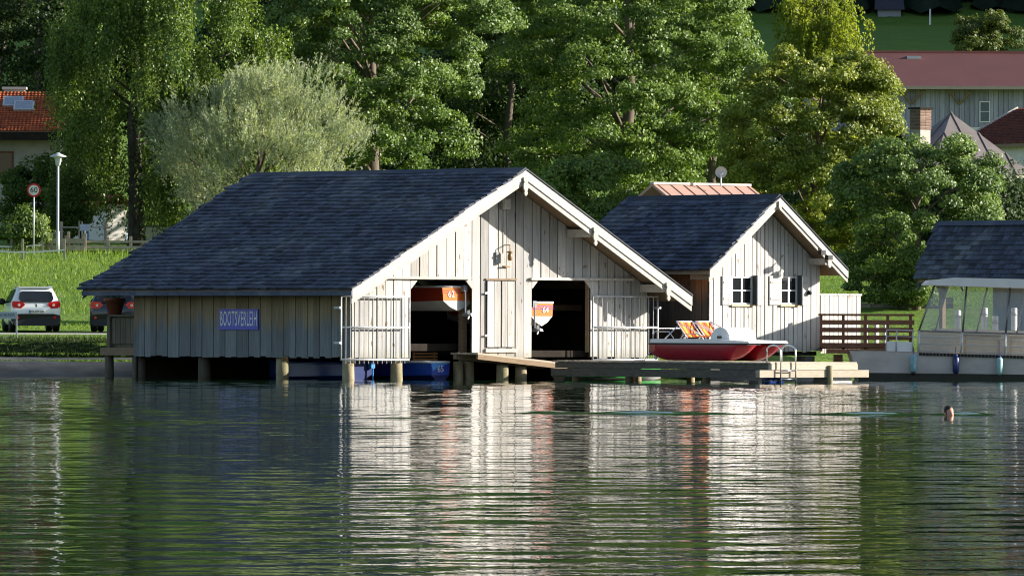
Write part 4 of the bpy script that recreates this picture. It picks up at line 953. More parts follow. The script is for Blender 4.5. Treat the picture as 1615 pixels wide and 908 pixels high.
    if dark:
        b = MB()
        for sx in (-1, 1): b.box((sx * .34 - .13, .75, 1.0), (sx * .34 + .13, .85, 1.3))
        b.build('headrest', M_BLACK, r)
    return r
make_car('white crossover parked on the bank, rear towards the lake', 57, 530, 277, R(9), pm('white_paint', (.80, .80, .82), (.77, .77, .79), (2, 2, 2), .28, .5, coat=.6), plate='DN RM 244')
make_car('dark blue car parked half hidden behind the boathouse landing', 180, 530, 277, R(-2), pm('dark_paint', (.018, .022, .035), None, rough=.25, spec=.5, coat=.6), True)

# ------------------------------------------------------------------ small street furniture at left
p = W(10, 534, 268); 
sn = thing('info_board', 'small grey framed sign board at left edge in front of white car', 'sign', (p.x, p.y, gz(p.x, p.y)))
k = p.y / FPX
for x in (-.6, 16 * k): b = MB(); b.box((x - .025, 0, -.1), (x + .025, .05, .95)); b.build('leg', M_METAL, sn)
b = MB(); b.box((-.62, -.02, .70), (16 * k + .03, -.002, .95)); b.build('board', pm('sign_grey', (.42, .47, .55), None), sn)
link('lettering', text_mesh('SEEDORFER', .16, pm('sign_ink', (.12, .16, .24), None), .003), sn, None, face_mat((-.12, -.024, .825), (1, 0, 0), (0, 0, 1)))
b = MB(); b.box((-.6, 0, .02), (16 * k, .04, .07)); b.build('crossbar', M_METAL, sn)

def base(px, py, Y):
    p = W(px, py, Y); return Vector((p.x, p.y, gz(p.x, p.y)))
M_WOODW = pm('fence_wood', (.42, .36, .28), (.3, .26, .2), (6, 6, 6), .8, .2, var=.2)
p = base(53, 405, 333); k = p.y / FPX; zs = W(53, 300, 333).z - p.z
ss = thing('speed_sign', 'round red and white 60 speed limit sign on a thin pole', 'road sign', p)
b = MB(); b.tube([(0, .03, -.2), (0, .03, zs + .15)], .03, 8); b.build('pole', M_METAL, ss, True)
b = MB(); b.lathe([(.30, .0), (.30, .02)], 28, (0, -.02, zs), 'y'); b.build('rim', pm('sign_red', (.55, .015, .02), None, rough=.4), ss)
b = MB(); b.lathe([(.225, -.006), (.225, .0)], 28, (0, -.021, zs), 'y'); b.build('face', pm('sign_face', (.75, .75, .73), None, rough=.4), ss)
link('lettering', text_mesh('60', .34, M_BLACK, .003), ss, None, face_mat((0, -.03, zs - .0), (1, 0, 0), (0, 0, 1)))
p = base(91, 400, 335); hp = W(91, 262, 335).z - p.z
lp = thing('street_lamp', 'tall street lamp with flat cap and glass lantern left of the birch', 'street lamp', p)
b = MB(); b.tube([(0, 0, -.2), (0, 0, 1.0), (0, 0, 1.02), (0, 0, hp)], [.085, .08, .055, .05], 10); b.build('pole', M_METAL, lp, True)
b = MB(); b.lathe([(.06, 0), (.10, .04), (.17, .40), (.17, .42)], 12, (0, 0, hp)); b.build('lantern', pm('lantern_glass', (.62, .64, .66), None, rough=.3), lp, True)
b = MB(); b.lathe([(.37, .40), (.36, .44), (.1, .55), (.05, .60), (0, .60)], 16, (0, 0, hp)); b.build('cap', M_METAL, lp, True)
for a in range(4):
    b = MB(); c_, s_2 = math.cos(a * 1.571 + .6), math.sin(a * 1.571 + .6); b.tube([(.10 * c_, .10 * s_2, hp + .03), (.19 * c_, .19 * s_2, hp + .42)], .012, 5); b.build('strut', M_METAL, lp)
# post-and-rail fence by the road
def fence(label, pxs, pys, Y, hgt, rails, name='rail_fence'):
    P0 = base(pxs[0], pys[0], Y); f = thing(name, label, 'fence', P0)
    pts = []
    for px, py in zip(pxs, pys):
        q = base(px, py, Y) - P0; pts.append(q); b = MB(); b.box((q.x - .06, q.y - .05, q.z - .2), (q.x + .06, q.y + .05, q.z + hgt * random.uniform(.95, 1.1))); b.build('post', M_WOODW, f)
    for a, c in zip(pts[:-1], pts[1:]):
        for z, wz in rails: b = MB(); b.bar(a + Vector((0, -.08, z)), c + Vector((0, -.08, z)), .04, wz); b.build('rail', M_WOODW, f)
    return f
fence('pale board fence in front of the hedge by the road', [74, 80, 108, 134], [388, 388, 386, 386], 336.4, .95, ((.28, .22), (.58, .22)))
fence('low plank fence between lamp post and birch trunk', [104, 132, 170, 206, 250], [390] * 5, 336.6, .8, ((.3, .12), (.55, .10)))
fence('thin rail fence by the blue shaded wall', [97, 126, 128, 166], [388] * 4, 343.5, 1.35, ((1.15, .05),))
for k, (a, c, py) in enumerate(((-30, 101, 402), (-30, 66, 398))):
    P0 = base(a, py, 331 + k * 4); t = thing('barrier_tape', ['white barrier tape across the top of the grass bank', 'shorter white barrier tape strung behind the speed sign'][k], 'barrier tape', P0)
    Q = base(c, py, 331 + k * 4) - P0; N = 14; b = MB()
    pts = [Q * (i / N) + Vector((0, 0, .42 - .10 * math.sin(math.pi * i / N))) for i in range(N + 1)]
    for u0, u1 in zip(pts[:-1], pts[1:]): b.bar(u0, u1, .012, .06)
    b.build('tape', M_WHITE, t)
    for q in (Vector((0, 0, 0)), Q * .5, Q): b = MB(); b.box((q.x - .05, q.y + .01, q.z - .2), (q.x + .05, q.y + .1, q.z + .9)); b.build('post', M_WOODW, t)
p = base(134, 386, 342); t = thing('notice_board', 'small blank blue grey notice panel on a post by the road', 'sign', p)
b = MB(); b.tube([(0, 0, -.1), (0, 0, 1.3)], .04, 7); b.build('post', M_METAL, t); b = MB(); b.box((-.22, -.06, 1.0), (.22, -.04, 1.3)); b.build('panel', pm('pale_panel', (.45, .52, .58), None), t)

# ------------------------------------------------------------------ buildings beyond
M_PLAST = pm('white_plaster', (.72, .69, .63), (.62, .6, .56), (2, 2, 2), .9, .2)
M_TILE = pm('orange_tile', (.42, .105, .035), (.28, .065, .025), (3, 3, 3), .8, .2, var=.35)
def tiles(root, fn, nu, nv, mat, th=.05, name='roof_tiles'):
    b = MB()
    for j in range(nv):
        for i in range(nu):
            u0, u1, v0, v1 = i / nu, (i + .96) / nu, j / nv, (j + 1.15) / nv
            P = [fn(u0, v0), fn(u1, v0), fn(u1, v1), fn(u0, v1)]; nrm = (P[1] - P[0]).cross(P[3] - P[0]).normalized()
            if nrm.z < 0: nrm = -nrm
            mid = [(P[0] + P[1]) / 2 + nrm * th * 1.3, (P[2] + P[3]) / 2 + nrm * th * .4]
            b.add([P[0] + nrm * th * .5, mid[0], P[1] + nrm * th * .5, P[2], mid[1], P[3], P[0], P[1]], [(0, 1, 4, 5), (1, 2, 3, 4), (0, 6, 7, 2, 1)])
    return b.build(name, mat, root, kind='stuff')
# left house
hY = 372; e0_ = W(-150, 207, hY); e1_ = W(112, 207, hY); rz_ = W(0, 146, hY + 5).z
hs_ = thing('tiled_house', 'white house with bright orange tiled roof at left edge', 'house', (e0_.x, hY, gz(e0_.x, hY)))
zb_ = gz(e0_.x, hY); ez_ = e0_.z - zb_; rz2 = rz_ - zb_; Lx = e1_.x - e0_.x
b = MB(); b.box((.6, .9, 0), (Lx - .6, 9.2, ez_ - .1)); b.build('wall', pm('shade_grey_plaster', (.42, .39, .34), (.34, .32, .28), (2, 2, 2), .9), hs_)  # white plaster coloured darker for the tree shade on this wall
b = MB(); b.prism([(0, ez_), (5.05, rz2), (10.1, ez_), (10.1, ez_ - .18), (5.05, rz2 - .2), (0, ez_ - .18)], lambda y, z: (0, y, z), lambda y, z: (Lx, y, z)); rf = b.build('roof', M_BEAM, hs_)
tiles(rf, lambda u, v: Vector((u * Lx, v * 5.05, ez_ + .02 + v * (rz2 - ez_))), 46, 18, M_TILE, .07)
b = MB(); b.box((-.05, -.12, ez_ - .42), (Lx + .05, .0, ez_ - .02)); b.build('gutter_board', M_DARK, hs_)
x = W(22, 140, hY + 5).x - e0_.x; b = MB(); b.box((x - .5, 5.2, rz2 - .9), (x + .5, 6.0, rz2 + .16)); b.box((x - .6, 5.1, rz2 + .16), (x + .6, 6.1, rz2 + .28)); b.build('chimney', M_PLAST, rf)
for px, py in ((20, 165), (38, 172)):
    q = W(px, py, hY + 3); v = max(.1, min(.9, (q.z - zb_ - ez_) / (rz2 - ez_))); x = q.x - e0_.x; b = MB(); a = math.atan2(rz2 - ez_, 5.05)
    Mx = Matrix.Translation((x, v * 5.05, ez_ + v * (rz2 - ez_) + .12)) @ Matrix.Rotation(a + .1, 4, 'X'); b.box((-.5, -.5, 0), (.5, .5, .1), 0, Mx); sk = b.build('skylight', M_METAL, rf)
    b = MB(); b.box((-.42, -.42, .1), (.42, .42, .105), 0, Mx); b.build('pane', pm('sky_pane', (.3, .34, .4), None, rough=.1), sk)
for px in (8, -60):
    q = W(px, 256, hY + .85); x = q.x - e0_.x; z = q.z - zb_; b = MB()
    b.box((x - .42, .86, z - .6), (x - .32, .93, z + .55)); b.box((x + .32, .86, z - .6), (x + .42, .93, z + .55)); b.box((x - .32, .86, z + .45), (x + .32, .93, z + .55)); b.box((x - .32, .86, z - .6), (x + .32, .93, z - .5)); wn = b.build('window', pm('brown_frame', (.18, .07, .03), None), hs_)
    b = MB(); b.box((x - .32, .885, z - .5), (x + .32, .895, z + .45)); b.build('pane', M_GLASS_D, wn)
# white outbuilding behind the birch and a low wall
wl = W(166, 385, 362); wt = W(166, 322, 362); sgn = Frame((wl.x, wl.y, gz(wl.x, wl.y)), R(25)); H_ = wt.z - sgn.o.z
og = thing('white_outbuilding', 'white plaster outbuilding showing through foliage beside the birch trunk', 'building', sgn.o, R(25))
b = MB(); b.box((0, 0, 0), (1.1, 6, H_)); b.build('wall', M_PLAST, og)
b = MB(); b.prism([(-.3, H_), (.55, H_ + .5), (1.4, H_), (1.4, H_ - .1), (.55, H_ + .38), (-.3, H_ - .1)], lambda x, z: (x, -.3, z), lambda x, z: (x, 6.3, z)); b.build('roof', M_TILE, og)
w2_ = base(222, 390, 352); t = thing('garden_wall', 'white low garden wall right of the birch trunk', 'wall', w2_)
hh_ = W(235, 358, 352).z - w2_.z; b = MB(); b.box((0, 0, -.2), (2.6, .3, hh_)); b.build('wall', M_PLAST, t); b = MB(); b.box((-.05, -.04, hh_), (2.65, .34, hh_ + .08)); b.build('coping', M_CONC, t)
# shaded side of the white building, its blue put into the colour
w2_ = base(132, 388, 364); t = thing('shaded_wall_block', 'low block coloured blue as the shaded side of the white outbuilding', 'shed', w2_, R(-25))
b = MB(); b.box((0, 0, -.2), (1.4, 2.0, .95)); b.build('wall', pm('shade_blue_wall', (.30, .40, .56), None, (3, 3, 3), .7), t); b = MB(); b.box((-.1, -.1, .95), (1.5, 2.1, 1.05)); b.build('roof', M_CONC, t)  # block and its cap stand in for the building's shaded side

# salmon metal roof with satellite dish behind the hut
so_ = W(1112, 291, 268); SF = Frame((so_.x, so_.y, gz(so_.x, so_.y)), YAW); zr_ = so_.z - SF.o.z
sh2 = thing('metal_roof_house', 'low house with salmon seamed metal roof behind the hut', 'house', SF.o, YAW)
Lh = 2.55; M_SAL = pm('salmon_metal', (.44, .27, .21), (.38, .23, .18), (1.5, 1.5, 1.5), .5, .4)
b = MB(); b.prism([(-2.6, zr_ - 1.5), (0, zr_), (2.6, zr_ - 1.5), (2.6, zr_ - 1.6), (0, zr_ - .1), (-2.6, zr_ - 1.6)], lambda y, z: (-Lh, y, z), lambda y, z: (Lh * .85, y, z)); rf = b.build('roof', M_SAL, sh2)
for k in range(8):
    x = -Lh + .2 + k * .62; b = MB(); b.bar((x, -2.6, zr_ - 1.49), (x, 0, zr_ + .01), .03, .03); b.build('seam', pm('seam_dark', (.22, .12, .09), None), rf)
b = MB(); b.box((-Lh - .02, -.1, zr_ - .03), (Lh * .85, .1, zr_ + .05)); b.build('ridge_cap', M_TRIM, rf)
b = MB(); b.box((-Lh + .3, -2.1, 0), (Lh * .7, 2.1, zr_ - 1.35)); b.build('wall', M_PLAST, sh2)
dp = W(1137, 291, 267.5); t = thing('satellite_dish', 'white satellite dish on a short mast above the salmon roof', 'satellite dish', dp)
b = MB(); b.tube([(0, 0, -.05), (0, 0, .38)], .03, 7); b.build('mast', M_METAL, t)
b = MB(); b.lathe([(.0, .06), (.1, .052), (.17, .03), (.205, -.01), (.205, .0), (.17, .04), (.1, .062), (.0, .075)], 22, (0, 0, .43), 'y'); b.build('dish', pm('dish_white', (.66, .65, .62), (.5, .5, .48), (12, 12, 12), .5), t, True)
b = MB(); b.tube([(0, .03, .28), (.03, -.25, .36)], .012, 5); b.lathe([(.02, 0), (.03, .06)], 8, (.03, -.28, .36), 'y'); b.build('feed_arm', M_METAL, t)

# barn with red roof
Yb = 600; a0 = W(1230, 82, Yb + 6); a1 = W(1680, 86, Yb + 6); c0_ = W(1230, 137, Yb); zg = gz(a0.x, Yb); Lx = a1.x - a0.x
bn = thing('red_roof_barn', 'long grey plank barn with wide dull red roof on the hillside', 'barn', (a0.x, Yb, zg))
ez_ = c0_.z - zg; rz2 = a0.z - zg
M_RED = pm('red_sheet_roof', (.125, .05, .046), (.105, .043, .04), (.5, .5, .5), .6, .3)
b = MB(); b.prism([(-1.2, ez_), (6, rz2), (13.2, ez_), (13.2, ez_ - .25), (6, rz2 - .25), (-1.2, ez_ - .25)], lambda y, z: (0, y, z), lambda y, z: (Lx, y, z)); rf = b.build('roof', M_RED, bn)
b = MB(); b.box((-.1, -1.35, ez_ - .2), (Lx, -1.2, ez_ + .05)); b.build('gutter', pm('gutter_tan', (.45, .36, .28), None), bn)
b = MB(); b.box((-.1, 5.85, rz2 - .05), (Lx, 6.15, rz2 + .12)); b.build('ridge_cap', pm('ridge_red', (.35, .12, .10), None), rf)
q = W(1442, 90, Yb + 5); b = MB(); b.box((q.x - a0.x - .6, 4.6, rz2 - .65), (q.x - a0.x + .5, 5.4, rz2 - .35)); b.build('roof_light', M_METAL, rf)
b = MB(); b.box((.5, .0, -1), (Lx - .5, 11.5, ez_ - .1)); b.build('wall', M_DARK, bn)
M_BARN = pm('barn_planks', (.42, .40, .48), (.28, .27, .34), (8, 8, .5), .85, .2, var=.3)
x = .5; bst = MB()
kx = 0
while x < Lx - .6:
    b = MB(); b.box((x, -.05 - .03 * (kx % 2), -.8), (x + .36, -.0, ez_ - .12)); b.build('plank', M_BARN, bn); x += .385; kx += 1
for px in (1437, 1513):
    x = W(px, 145, Yb).x - a0.x
    for s in (-1, 1): b = MB(); b.bar((x, -.15, ez_ - 1.3), (x + s * .95, -.75, ez_ - .25), .14, .16); b.build('brace', M_BEAM, bn)
q = W(1553, 177, Yb); b = MB(); b.box((q.x - a0.x - .42, -.12, q.z - zg - .8), (q.x - a0.x + .42, -.085, q.z - zg + .85)); wn = b.build('window', M_WHITE, bn)
for s in (0, 1): b = MB(); b.box((q.x - a0.x - .34, -.13, q.z - zg - .72 + s * .78), (q.x - a0.x + .34, -.122, q.z - zg + .02 + s * .75)); b.build('pane', pm('barn_pane', (.1, .13, .17), None, rough=.1), wn)
b = MB(); x = W(1500, 200, Yb).x - a0.x; b.box((x - 2, -.1, q.z - zg - 2.3), (x + 8, -.06, q.z - zg - 1.2)); b.build('lower_wall', M_PLAST, bn)

# pyramid roofed house and chimney
pY = 420; ap = W(1500, 178, pY); PFm = Frame((ap.x, ap.y, gz(ap.x, ap.y)), R(28)); hz_ = ap.z - PFm.o.z
py_ = thing('hip_roof_house', 'house with steep brown pyramid metal roof in front of the barn', 'house', PFm.o, R(28))
hwid = 3.4; ev = W(1600, 278, pY).z - PFm.o.z
M_BRZ = pm('brown_metal_roof', (.175, .15, .145), (.12, .105, .10), (1.2, 1.2, 1.2), .45, .5, bmp=.1)
b = MB(); b.add([(-hwid, -hwid, ev), (hwid, -hwid, ev), (hwid, hwid, ev), (-hwid, hwid, ev), (0, 0, hz_)], [(0, 1, 4), (1, 2, 4), (2, 3, 4), (3, 0, 4), (3, 2, 1, 0)]); rf = b.build('roof', M_BRZ, py_)
for side in range(4):
    Mz = Matrix.Rotation(side * math.pi / 2, 4, 'Z')
    for k in range(-3, 4):
        x = k * 1.1; top = 1 - abs(x) / hwid; p0 = Mz @ Vector((x, -hwid, ev + .03)); p1 = Mz @ Vector((x, -hwid * (1 - top), ev + (hz_ - ev) * top + .03))
        b = MB(); b.bar(p0, p1, .05, .07); b.build('seam', M_BRZ, rf)
b = MB(); b.box((-hwid + .6, -hwid + .6, -1), (hwid - .6, hwid - .6, ev - .02)); b.build('wall', M_PLAST, py_)
b = MB(); b.box((-hwid - .06, -hwid - .06, ev - .14), (hwid + .06, hwid + .06, ev - .005)); b.build('eave', M_TRIM, py_)
q = W(1452, 205, pY - 2); cf = Frame((q.x, q.y, q.z), R(40)); ct = W(1452, 171, pY - 2).z - q.z
ch = thing('brick_chimney', 'banded brick chimney with dark cap left of the pyramid roof', 'chimney', cf.o, R(40))
zbase = -(q.z - gz(q.x, q.y))
nrow = 6
b = MB(); b.box((-.38, -.38, zbase), (.38, .38, ct - .05)); b.build('stack', pm('mortar', (.4, .36, .32), None), ch)
M_BRK = pm('chimney_brick', (.24, .15, .115), (.18, .11, .085), (6, 6, 6), .85, .2, var=.25)
for k in range(nrow):
    z0 = k * (ct - .1) / nrow
    for s in range(4):
        Mz = Matrix.Rotation(s * math.pi / 2, 4, 'Z')
        for a in (-.41, .01): b = MB(); b.box((a, -.42, z0 + .02), (a + .39, -.385, z0 + (ct - .1) / nrow - .02), 0, Mz); b.build('brick', M_BRK, ch)
b = MB(); b.box((-.5, -.5, ct - .05), (.5, .5, ct + .04)); b.build('cap', M_DARK, ch)
# dark building under the chimney
lo_ = W(1462, 240, pY); DFm = Frame((lo_.x - 3, lo_.y - 1, gz(lo_.x, lo_.y)), R(28)); t = thing('dark_gabled_annex', 'dark roofed annex under the brick chimney, mostly behind trees', 'building', DFm.o, R(28))
h1 = W(1462, 205, pY).z - DFm.o.z
b = MB(); b.prism([(-1.8, h1 - 2.2), (0, h1), (1.8, h1 - 2.2), (1.8, h1 - 2.35), (0, h1 - .15), (-1.8, h1 - 2.35)], lambda x, z: (x + 1, -1, z), lambda x, z: (x + 1, 6, z)); b.build('roof', M_DARK, t)
b = MB(); b.box((-.5, -.6, -1), (2.5, 5.6, h1 - 2.2)); b.build('wall', M_SIDE, t)
# red tiled roof at right edge
g0 = W(1606, 172, 448); Rf = Frame((g0.x, g0.y, gz(g0.x, g0.y)), R(32)); hz3 = g0.z - Rf.o.z
rt = thing('red_tiled_house', 'house with dark red tiled roof cut by the right edge', 'house', Rf.o, R(32))
el = Rf.gy(1543, 208, 0); sl = (hz3 - el[1]) / (0 - el[0]); xe = -4.6; ze = hz3 + xe * sl
b = MB(); b.prism([(xe, ze), (0, hz3), (4.6, ze), (4.6, ze - .2), (0, hz3 - .2), (xe, ze - .2)], lambda x, z: (x, -9, z), lambda x, z: (x, 0, z)); rf = b.build('roof', M_BEAM, rt)
tiles(rf, lambda u, v: Vector((xe * (1 - v), -9 + u * 9, ze + (hz3 - ze) * v + .02)), 40, 22, pm('dark_red_tile', (.16, .05, .03), (.11, .035, .025), (3, 3, 3), .8, .2, var=.3), .06)
b = MB(); b.box((xe + .5, -8.5, -1), (4.1, -.5, ze - .1)); b.build('wall', M_PLAST, rt)
b = MB(); b.bar((xe, .03, ze + .05), (0, .03, hz3 + .05), .08, .2); b.build('verge_board', M_TRIM, rf)
# field barn on the hill
Yt = 905; q = W(1403, 42, Yt); zt_ = W(1403, 16, Yt).z
tb = thing('field_barn', 'pale field barn with dark hip roof at the forest edge', 'barn', (q.x, Yt, q.z - .6))
k = Yt / FPX; hwid = 18 * k
b = MB(); b.box((-hwid, 0, -1.5), (hwid, 4, zt_ - q.z + .7)); b.build('wall', pm('pale_barn', (.36, .36, .42), None, (1, 1, 1)), tb)
H1 = zt_ - q.z + .6; b = MB(); b.add([(-hwid * 1.3, -.6, H1), (hwid * 1.3, -.6, H1), (hwid * 1.3, 4.6, H1), (-hwid * 1.3, 4.6, H1), (-hwid * 1.15, 2, H1 + 2.8), (hwid * 1.15, 2, H1 + 2.8)], [(0, 1, 5, 4), (1, 2, 5), (2, 3, 4, 5), (3, 0, 4), (3, 2, 1, 0)]); b.build('roof', pm('slate_dark', (.05, .045, .06), None), tb)
b = MB(); b.box((-.25, -.03, H1 * .35), (.25, .0, H1 * .7)); b.build('window', M_GLASS_D, tb)
q = W(1467, 37, 900); t = thing('meadow_pole', 'single pale pole at the upper edge of the shaded meadow', 'pole', (q.x, 900, gz(q.x, 900)))
b = MB(); b.tube([(0, 0, -.3), (0, 0, 1.8)], [.13, .1], 7); b.build('shaft', M_WHITE, t); b = MB(); b.lathe([(.1, 1.8), (.05, 1.9), (0, 1.9)], 7); b.build('cap', M_METAL, t)
# low stone wall on the lawn at right
q0 = base(1352, 482, 284); lw_ = thing('low_stone_wall', 'low pale stone wall along the lawn behind the railing', 'wall', q0)
hh_ = W(1352, 468, 284).z - q0.z; M_STN = pm('field_stone', (.36, .34, .31), (.26, .25, .23), (4, 4, 4), .9, .2, var=.3, bmp=.3)
x = 0
while x < 3.6:
    z = 0
    for rr_ in range(2):
        w_ = random.uniform(.4, .62); 
        b = MB(); b.box((x, random.uniform(-.03, .03), z - (.4 if rr_ == 0 else 0)), (x + .5, .4, z + hh_ / 2 - .012)); b.build('stone', M_STN, lw_); z += hh_ / 2
    x += .515

# ------------------------------------------------------------------ trees
M_BARK = pm('grey_bark', (.16, .13, .10), (.08, .065, .05), (6, 6, 1.5), .9, .2, bmp=.8, bd=.03)
M_BIRCHB = pm('birch_bark', (.10, .085, .07), (.03, .027, .025), (5, 5, 2), .9, .2, bmp=.6, bd=.03)
def leaves_mesh(name, P, D, N, L, Wd, mat, parent):
    """one four-cornered leaf per row: P base, D direction, N face normal, L length, Wd width."""
    D = D / np.linalg.norm(D, axis=1, keepdims=True)
    S = np.cross(D, N); S /= np.linalg.norm(S, axis=1, keepdims=True) + 1e-9
    L = L[:, None]; Wd = Wd[:, None]
    V = np.empty((len(P), 4, 3), dtype=np.float32)
    fold = np.cross(S, D) * Wd * .25
    V[:, 0] = P; V[:, 1] = P + D * L * .45 + S * Wd * .5 + fold; V[:, 2] = P + D * L; V[:, 3] = P + D * L * .45 - S * Wd * .5 + fold
    n = len(P); me = bpy.data.meshes.new(name)
    me.vertices.add(4 * n); me.vertices.foreach_set('co', V.ravel())
    me.loops.add(4 * n); me.loops.foreach_set('vertex_index', np.arange(4 * n, dtype=np.int32))
    me.polygons.add(n); me.polygons.foreach_set('loop_start', np.arange(0, 4 * n, 4, dtype=np.int32))
    try: me.polygons.foreach_set('loop_total', np.full(n, 4, dtype=np.int32))
    except Exception: pass
    me.update(calc_edges=True); me.materials.append(mat)
    return link(name, me, parent, 'stuff')
def unit(n):
    v = rng.normal(size=(n, 3)); return v / np.linalg.norm(v, axis=1, keepdims=True)
def tree(name, label, px, Y, py0, py1, rx, kind, leaf, nl, ls, bark=None, zc=None, group=None, clump=1.1, nc=150, ry=None, trunk=True, base_frac=.22, cat='tree', tr=.35, off=0.0, rmin=.35, amp=.26, gap=0.0, flat=.6, box=2.3):
    """crown between pixel rows py0 (top) and py1 (bottom) at distance Y, half width rx metres."""
    q = W(px, py1, Y); zg = gz(q.x, Y); r = thing(name, label, cat, (q.x, Y, zg), 0, group)
    top = W(px, py0, Y).z - zg; bot = max(.2, q.z - zg); ry = ry or rx
    cz, rz = (top + bot) / 2, (top - bot) / 2
    # clump centres inside the crown, most of them near its outside; the outline is pushed in and out by noise
    dirs = unit(nc); dirs = dirs / (np.abs(dirs) ** box).sum(1, keepdims=True) ** (1 / box); rad = rng.uniform(rmin, 1.0, nc) ** .5; sd = rng.uniform(0, 99)
    if gap:
        ok = np.array([mnoise.noise((d[0] * r0 * rx * .5 + sd, d[1] * r0 * rx * .5, d[2] * r0 * rz * .62)) for d, r0 in zip(dirs, rad)]) > gap - .4
        dirs, rad = dirs[ok], rad[ok]; nc = len(rad)
    lump = np.array([1 + amp * mnoise.noise((d[0] * 1.8 + sd, d[1] * 1.8, d[2] * 1.8)) for d in dirs])
    shape = np.array([rx - clump * .6, ry - clump * .6, rz - clump * .5])
    C_ = dirs * rad[:, None] * lump[:, None] * np.maximum(shape, .25); C_[:, 2] += cz; C_[:, 0] += off
    if trunk:
        b = MB(); bend = [Vector((rng.normal() * .12 * i, rng.normal() * .12 * i, 0)) for i in range(6)]
        tp = [Vector((0, 0, -.4))] + [bend[i] * .5 + Vector((0, 0, top * .86 * (i + .3) / 5.3)) for i in range(6)]
        rr_ = [tr * 1.35, tr, tr * .85, tr * .68, tr * .5, tr * .3, tr * .12]
        b.tube(tp, rr_, 9)
        for k in np.argsort(-np.linalg.norm(C_[:, :2], axis=1))[rng.permutation(nc)[:min(26, max(12, nc // 6))]]:
            e = Vector(C_[k]); h = max(top * base_frac * .8, e.z - (Vector((e.x, e.y, 0)).length) * rng.uniform(.35, .8)); h = min(h, top * .8)
            i = min(5, max(0, int((h / (top * .86)) * 5.3 - .3))); s = tp[i + 1] * 1.0; s = Vector((s.x, s.y, h))
            mid = s.lerp(e, .5) + Vector((rng.normal() * .2, rng.normal() * .2, .25))
            b.tube([s, mid, e], [tr * .24, tr * .13, .02], 5)
        b.build('trunk', bark or M_BARK, r, True)
    per = max(1, nl // nc); n = per * nc
    cen = np.repeat(C_, per, axis=0)
    out = np.repeat(C_ - np.array([0, 0, cz]), per, axis=0); out /= np.linalg.norm(out, axis=1, keepdims=True) + 1e-9
    if kind == 'broad':
        sz = np.repeat(clump * rng.uniform(.6, 1.25, nc), per)[:, None]
        d = unit(n); d[:, 2] = d[:, 2] * flat
        P = cen + d * sz * (rng.uniform(.25, 1.0, (n, 1)) ** .6)
        P[:, 2] -= .25 * sz[:, 0] * (d[:, 0] ** 2 + d[:, 1] ** 2)
        N = d * .5 + out * .35 + np.array([.3, -.25, .5]) + unit(n) * .85
        D = np.cross(N, unit(n)); D[:, 2] -= .35
        leaves_mesh('crown', P, D, N, ls * rng.uniform(.7, 1.3, n), ls * rng.uniform(.6, .95, n), leaf, r)
    elif kind == 'weep':
        per2 = 36; ns = n // per2
        idx = rng.integers(0, nc, ns); st = C_[idx] + rng.normal(size=(ns, 3)) * np.array([.7, .7, .5]) * clump
        ln = rng.uniform(.9, 3.6, ns) * min(1, rx / 4)
        od = st - np.array([0, 0, cz]); od[:, 2] = 0; od /= np.linalg.norm(od, axis=1, keepdims=True) + 1e-9
        t = np.tile(np.linspace(0, 1, per2), ns)[:, None]; S0 = np.repeat(st, per2, axis=0); O0 = np.repeat(od, per2, axis=0); L0 = np.repeat(ln, per2)[:, None]
        P = S0 + O0 * (.5 * np.sqrt(t)) - np.array([0, 0, 1]) * (L0 * t ** 1.4) + rng.normal(size=S0.shape) * .07
        P[:, 2] = np.maximum(P[:, 2], .3)
        m_ = len(P); D = unit(m_) * .8 + np.array([0, 0, -1]); N = unit(m_) + O0 * .5 + np.array([.3, -.2, .2])
        leaves_mesh('crown', P, D, N, ls * rng.uniform(.7, 1.3, m_), ls * rng.uniform(.55, .8, m_), leaf, r)
    elif kind == 'shoot':
        per2 = 26; ns = n // per2
        idx = rng.integers(0, nc, ns); st = C_[idx] + rng.normal(size=(ns, 3)) * .55 * clump
        od = st - np.array([0, 0, cz * .7]); od /= np.linalg.norm(od, axis=1, keepdims=True) + 1e-9
        dr = od * .7 + np.array([0, 0, .75]) + unit(ns) * .45; dr /= np.linalg.norm(dr, axis=1, keepdims=True)
        t = np.tile(np.linspace(0, 1, per2), ns)[:, None]; ln = np.repeat(rng.uniform(.3, .8, ns), per2)[:, None]; D0 = np.repeat(dr, per2, axis=0)
        P = np.repeat(st, per2, axis=0) + D0 * ln * t + rng.normal(size=(ns * per2, 3)) * .03
        m_ = len(P); D = D0 + unit(m_) * .75; N = unit(m_) + np.array([.3, -.2, .5])
        leaves_mesh('crown', P, D, N, ls * rng.uniform(.7, 1.3, m_), ls * rng.uniform(.25, .38, m_), leaf, r)
    return r
L_MAP = leaf_mat('maple_leaf', [(.055, .105, .024), (.105, .175, .04), (.18, .26, .07)], .30, .45, .3)
L_MAP2 = leaf_mat('maple_leaf_light', [(.06, .115, .022), (.12, .195, .04), (.20, .28, .065)], .30, .45, .3)
L_BIR = leaf_mat('birch_leaf', [(.05, .095, .02), (.105, .165, .034), (.20, .28, .065)], .30, .45, .3)
L_WIL = leaf_mat('silver_willow_leaf', [(.19, .24, .17), (.30, .35, .27), (.44, .475, .40)], .35, .55, .3)
L_YEL = leaf_mat('yellow_green_leaf', [(.10, .14, .018), (.175, .22, .028), (.27, .305, .045)], .30, .45, .3)
L_DRK = leaf_mat('deep_green_leaf', [(.04, .075, .018), (.08, .135, .03), (.14, .205, .05)], .48, .55, .22)
L_PAL = leaf_mat('pale_birch_leaf', [(.14, .18, .025), (.20, .25, .035), (.28, .32, .05)], .45, .5, .25)
L_BCK = leaf_mat('shaded_wood_leaf', [(.018, .036, .010), (.032, .06, .016), (.055, .095, .024)], .3, .5, .2)  # leaf colour darkened so the back row gives deep shade between crowns
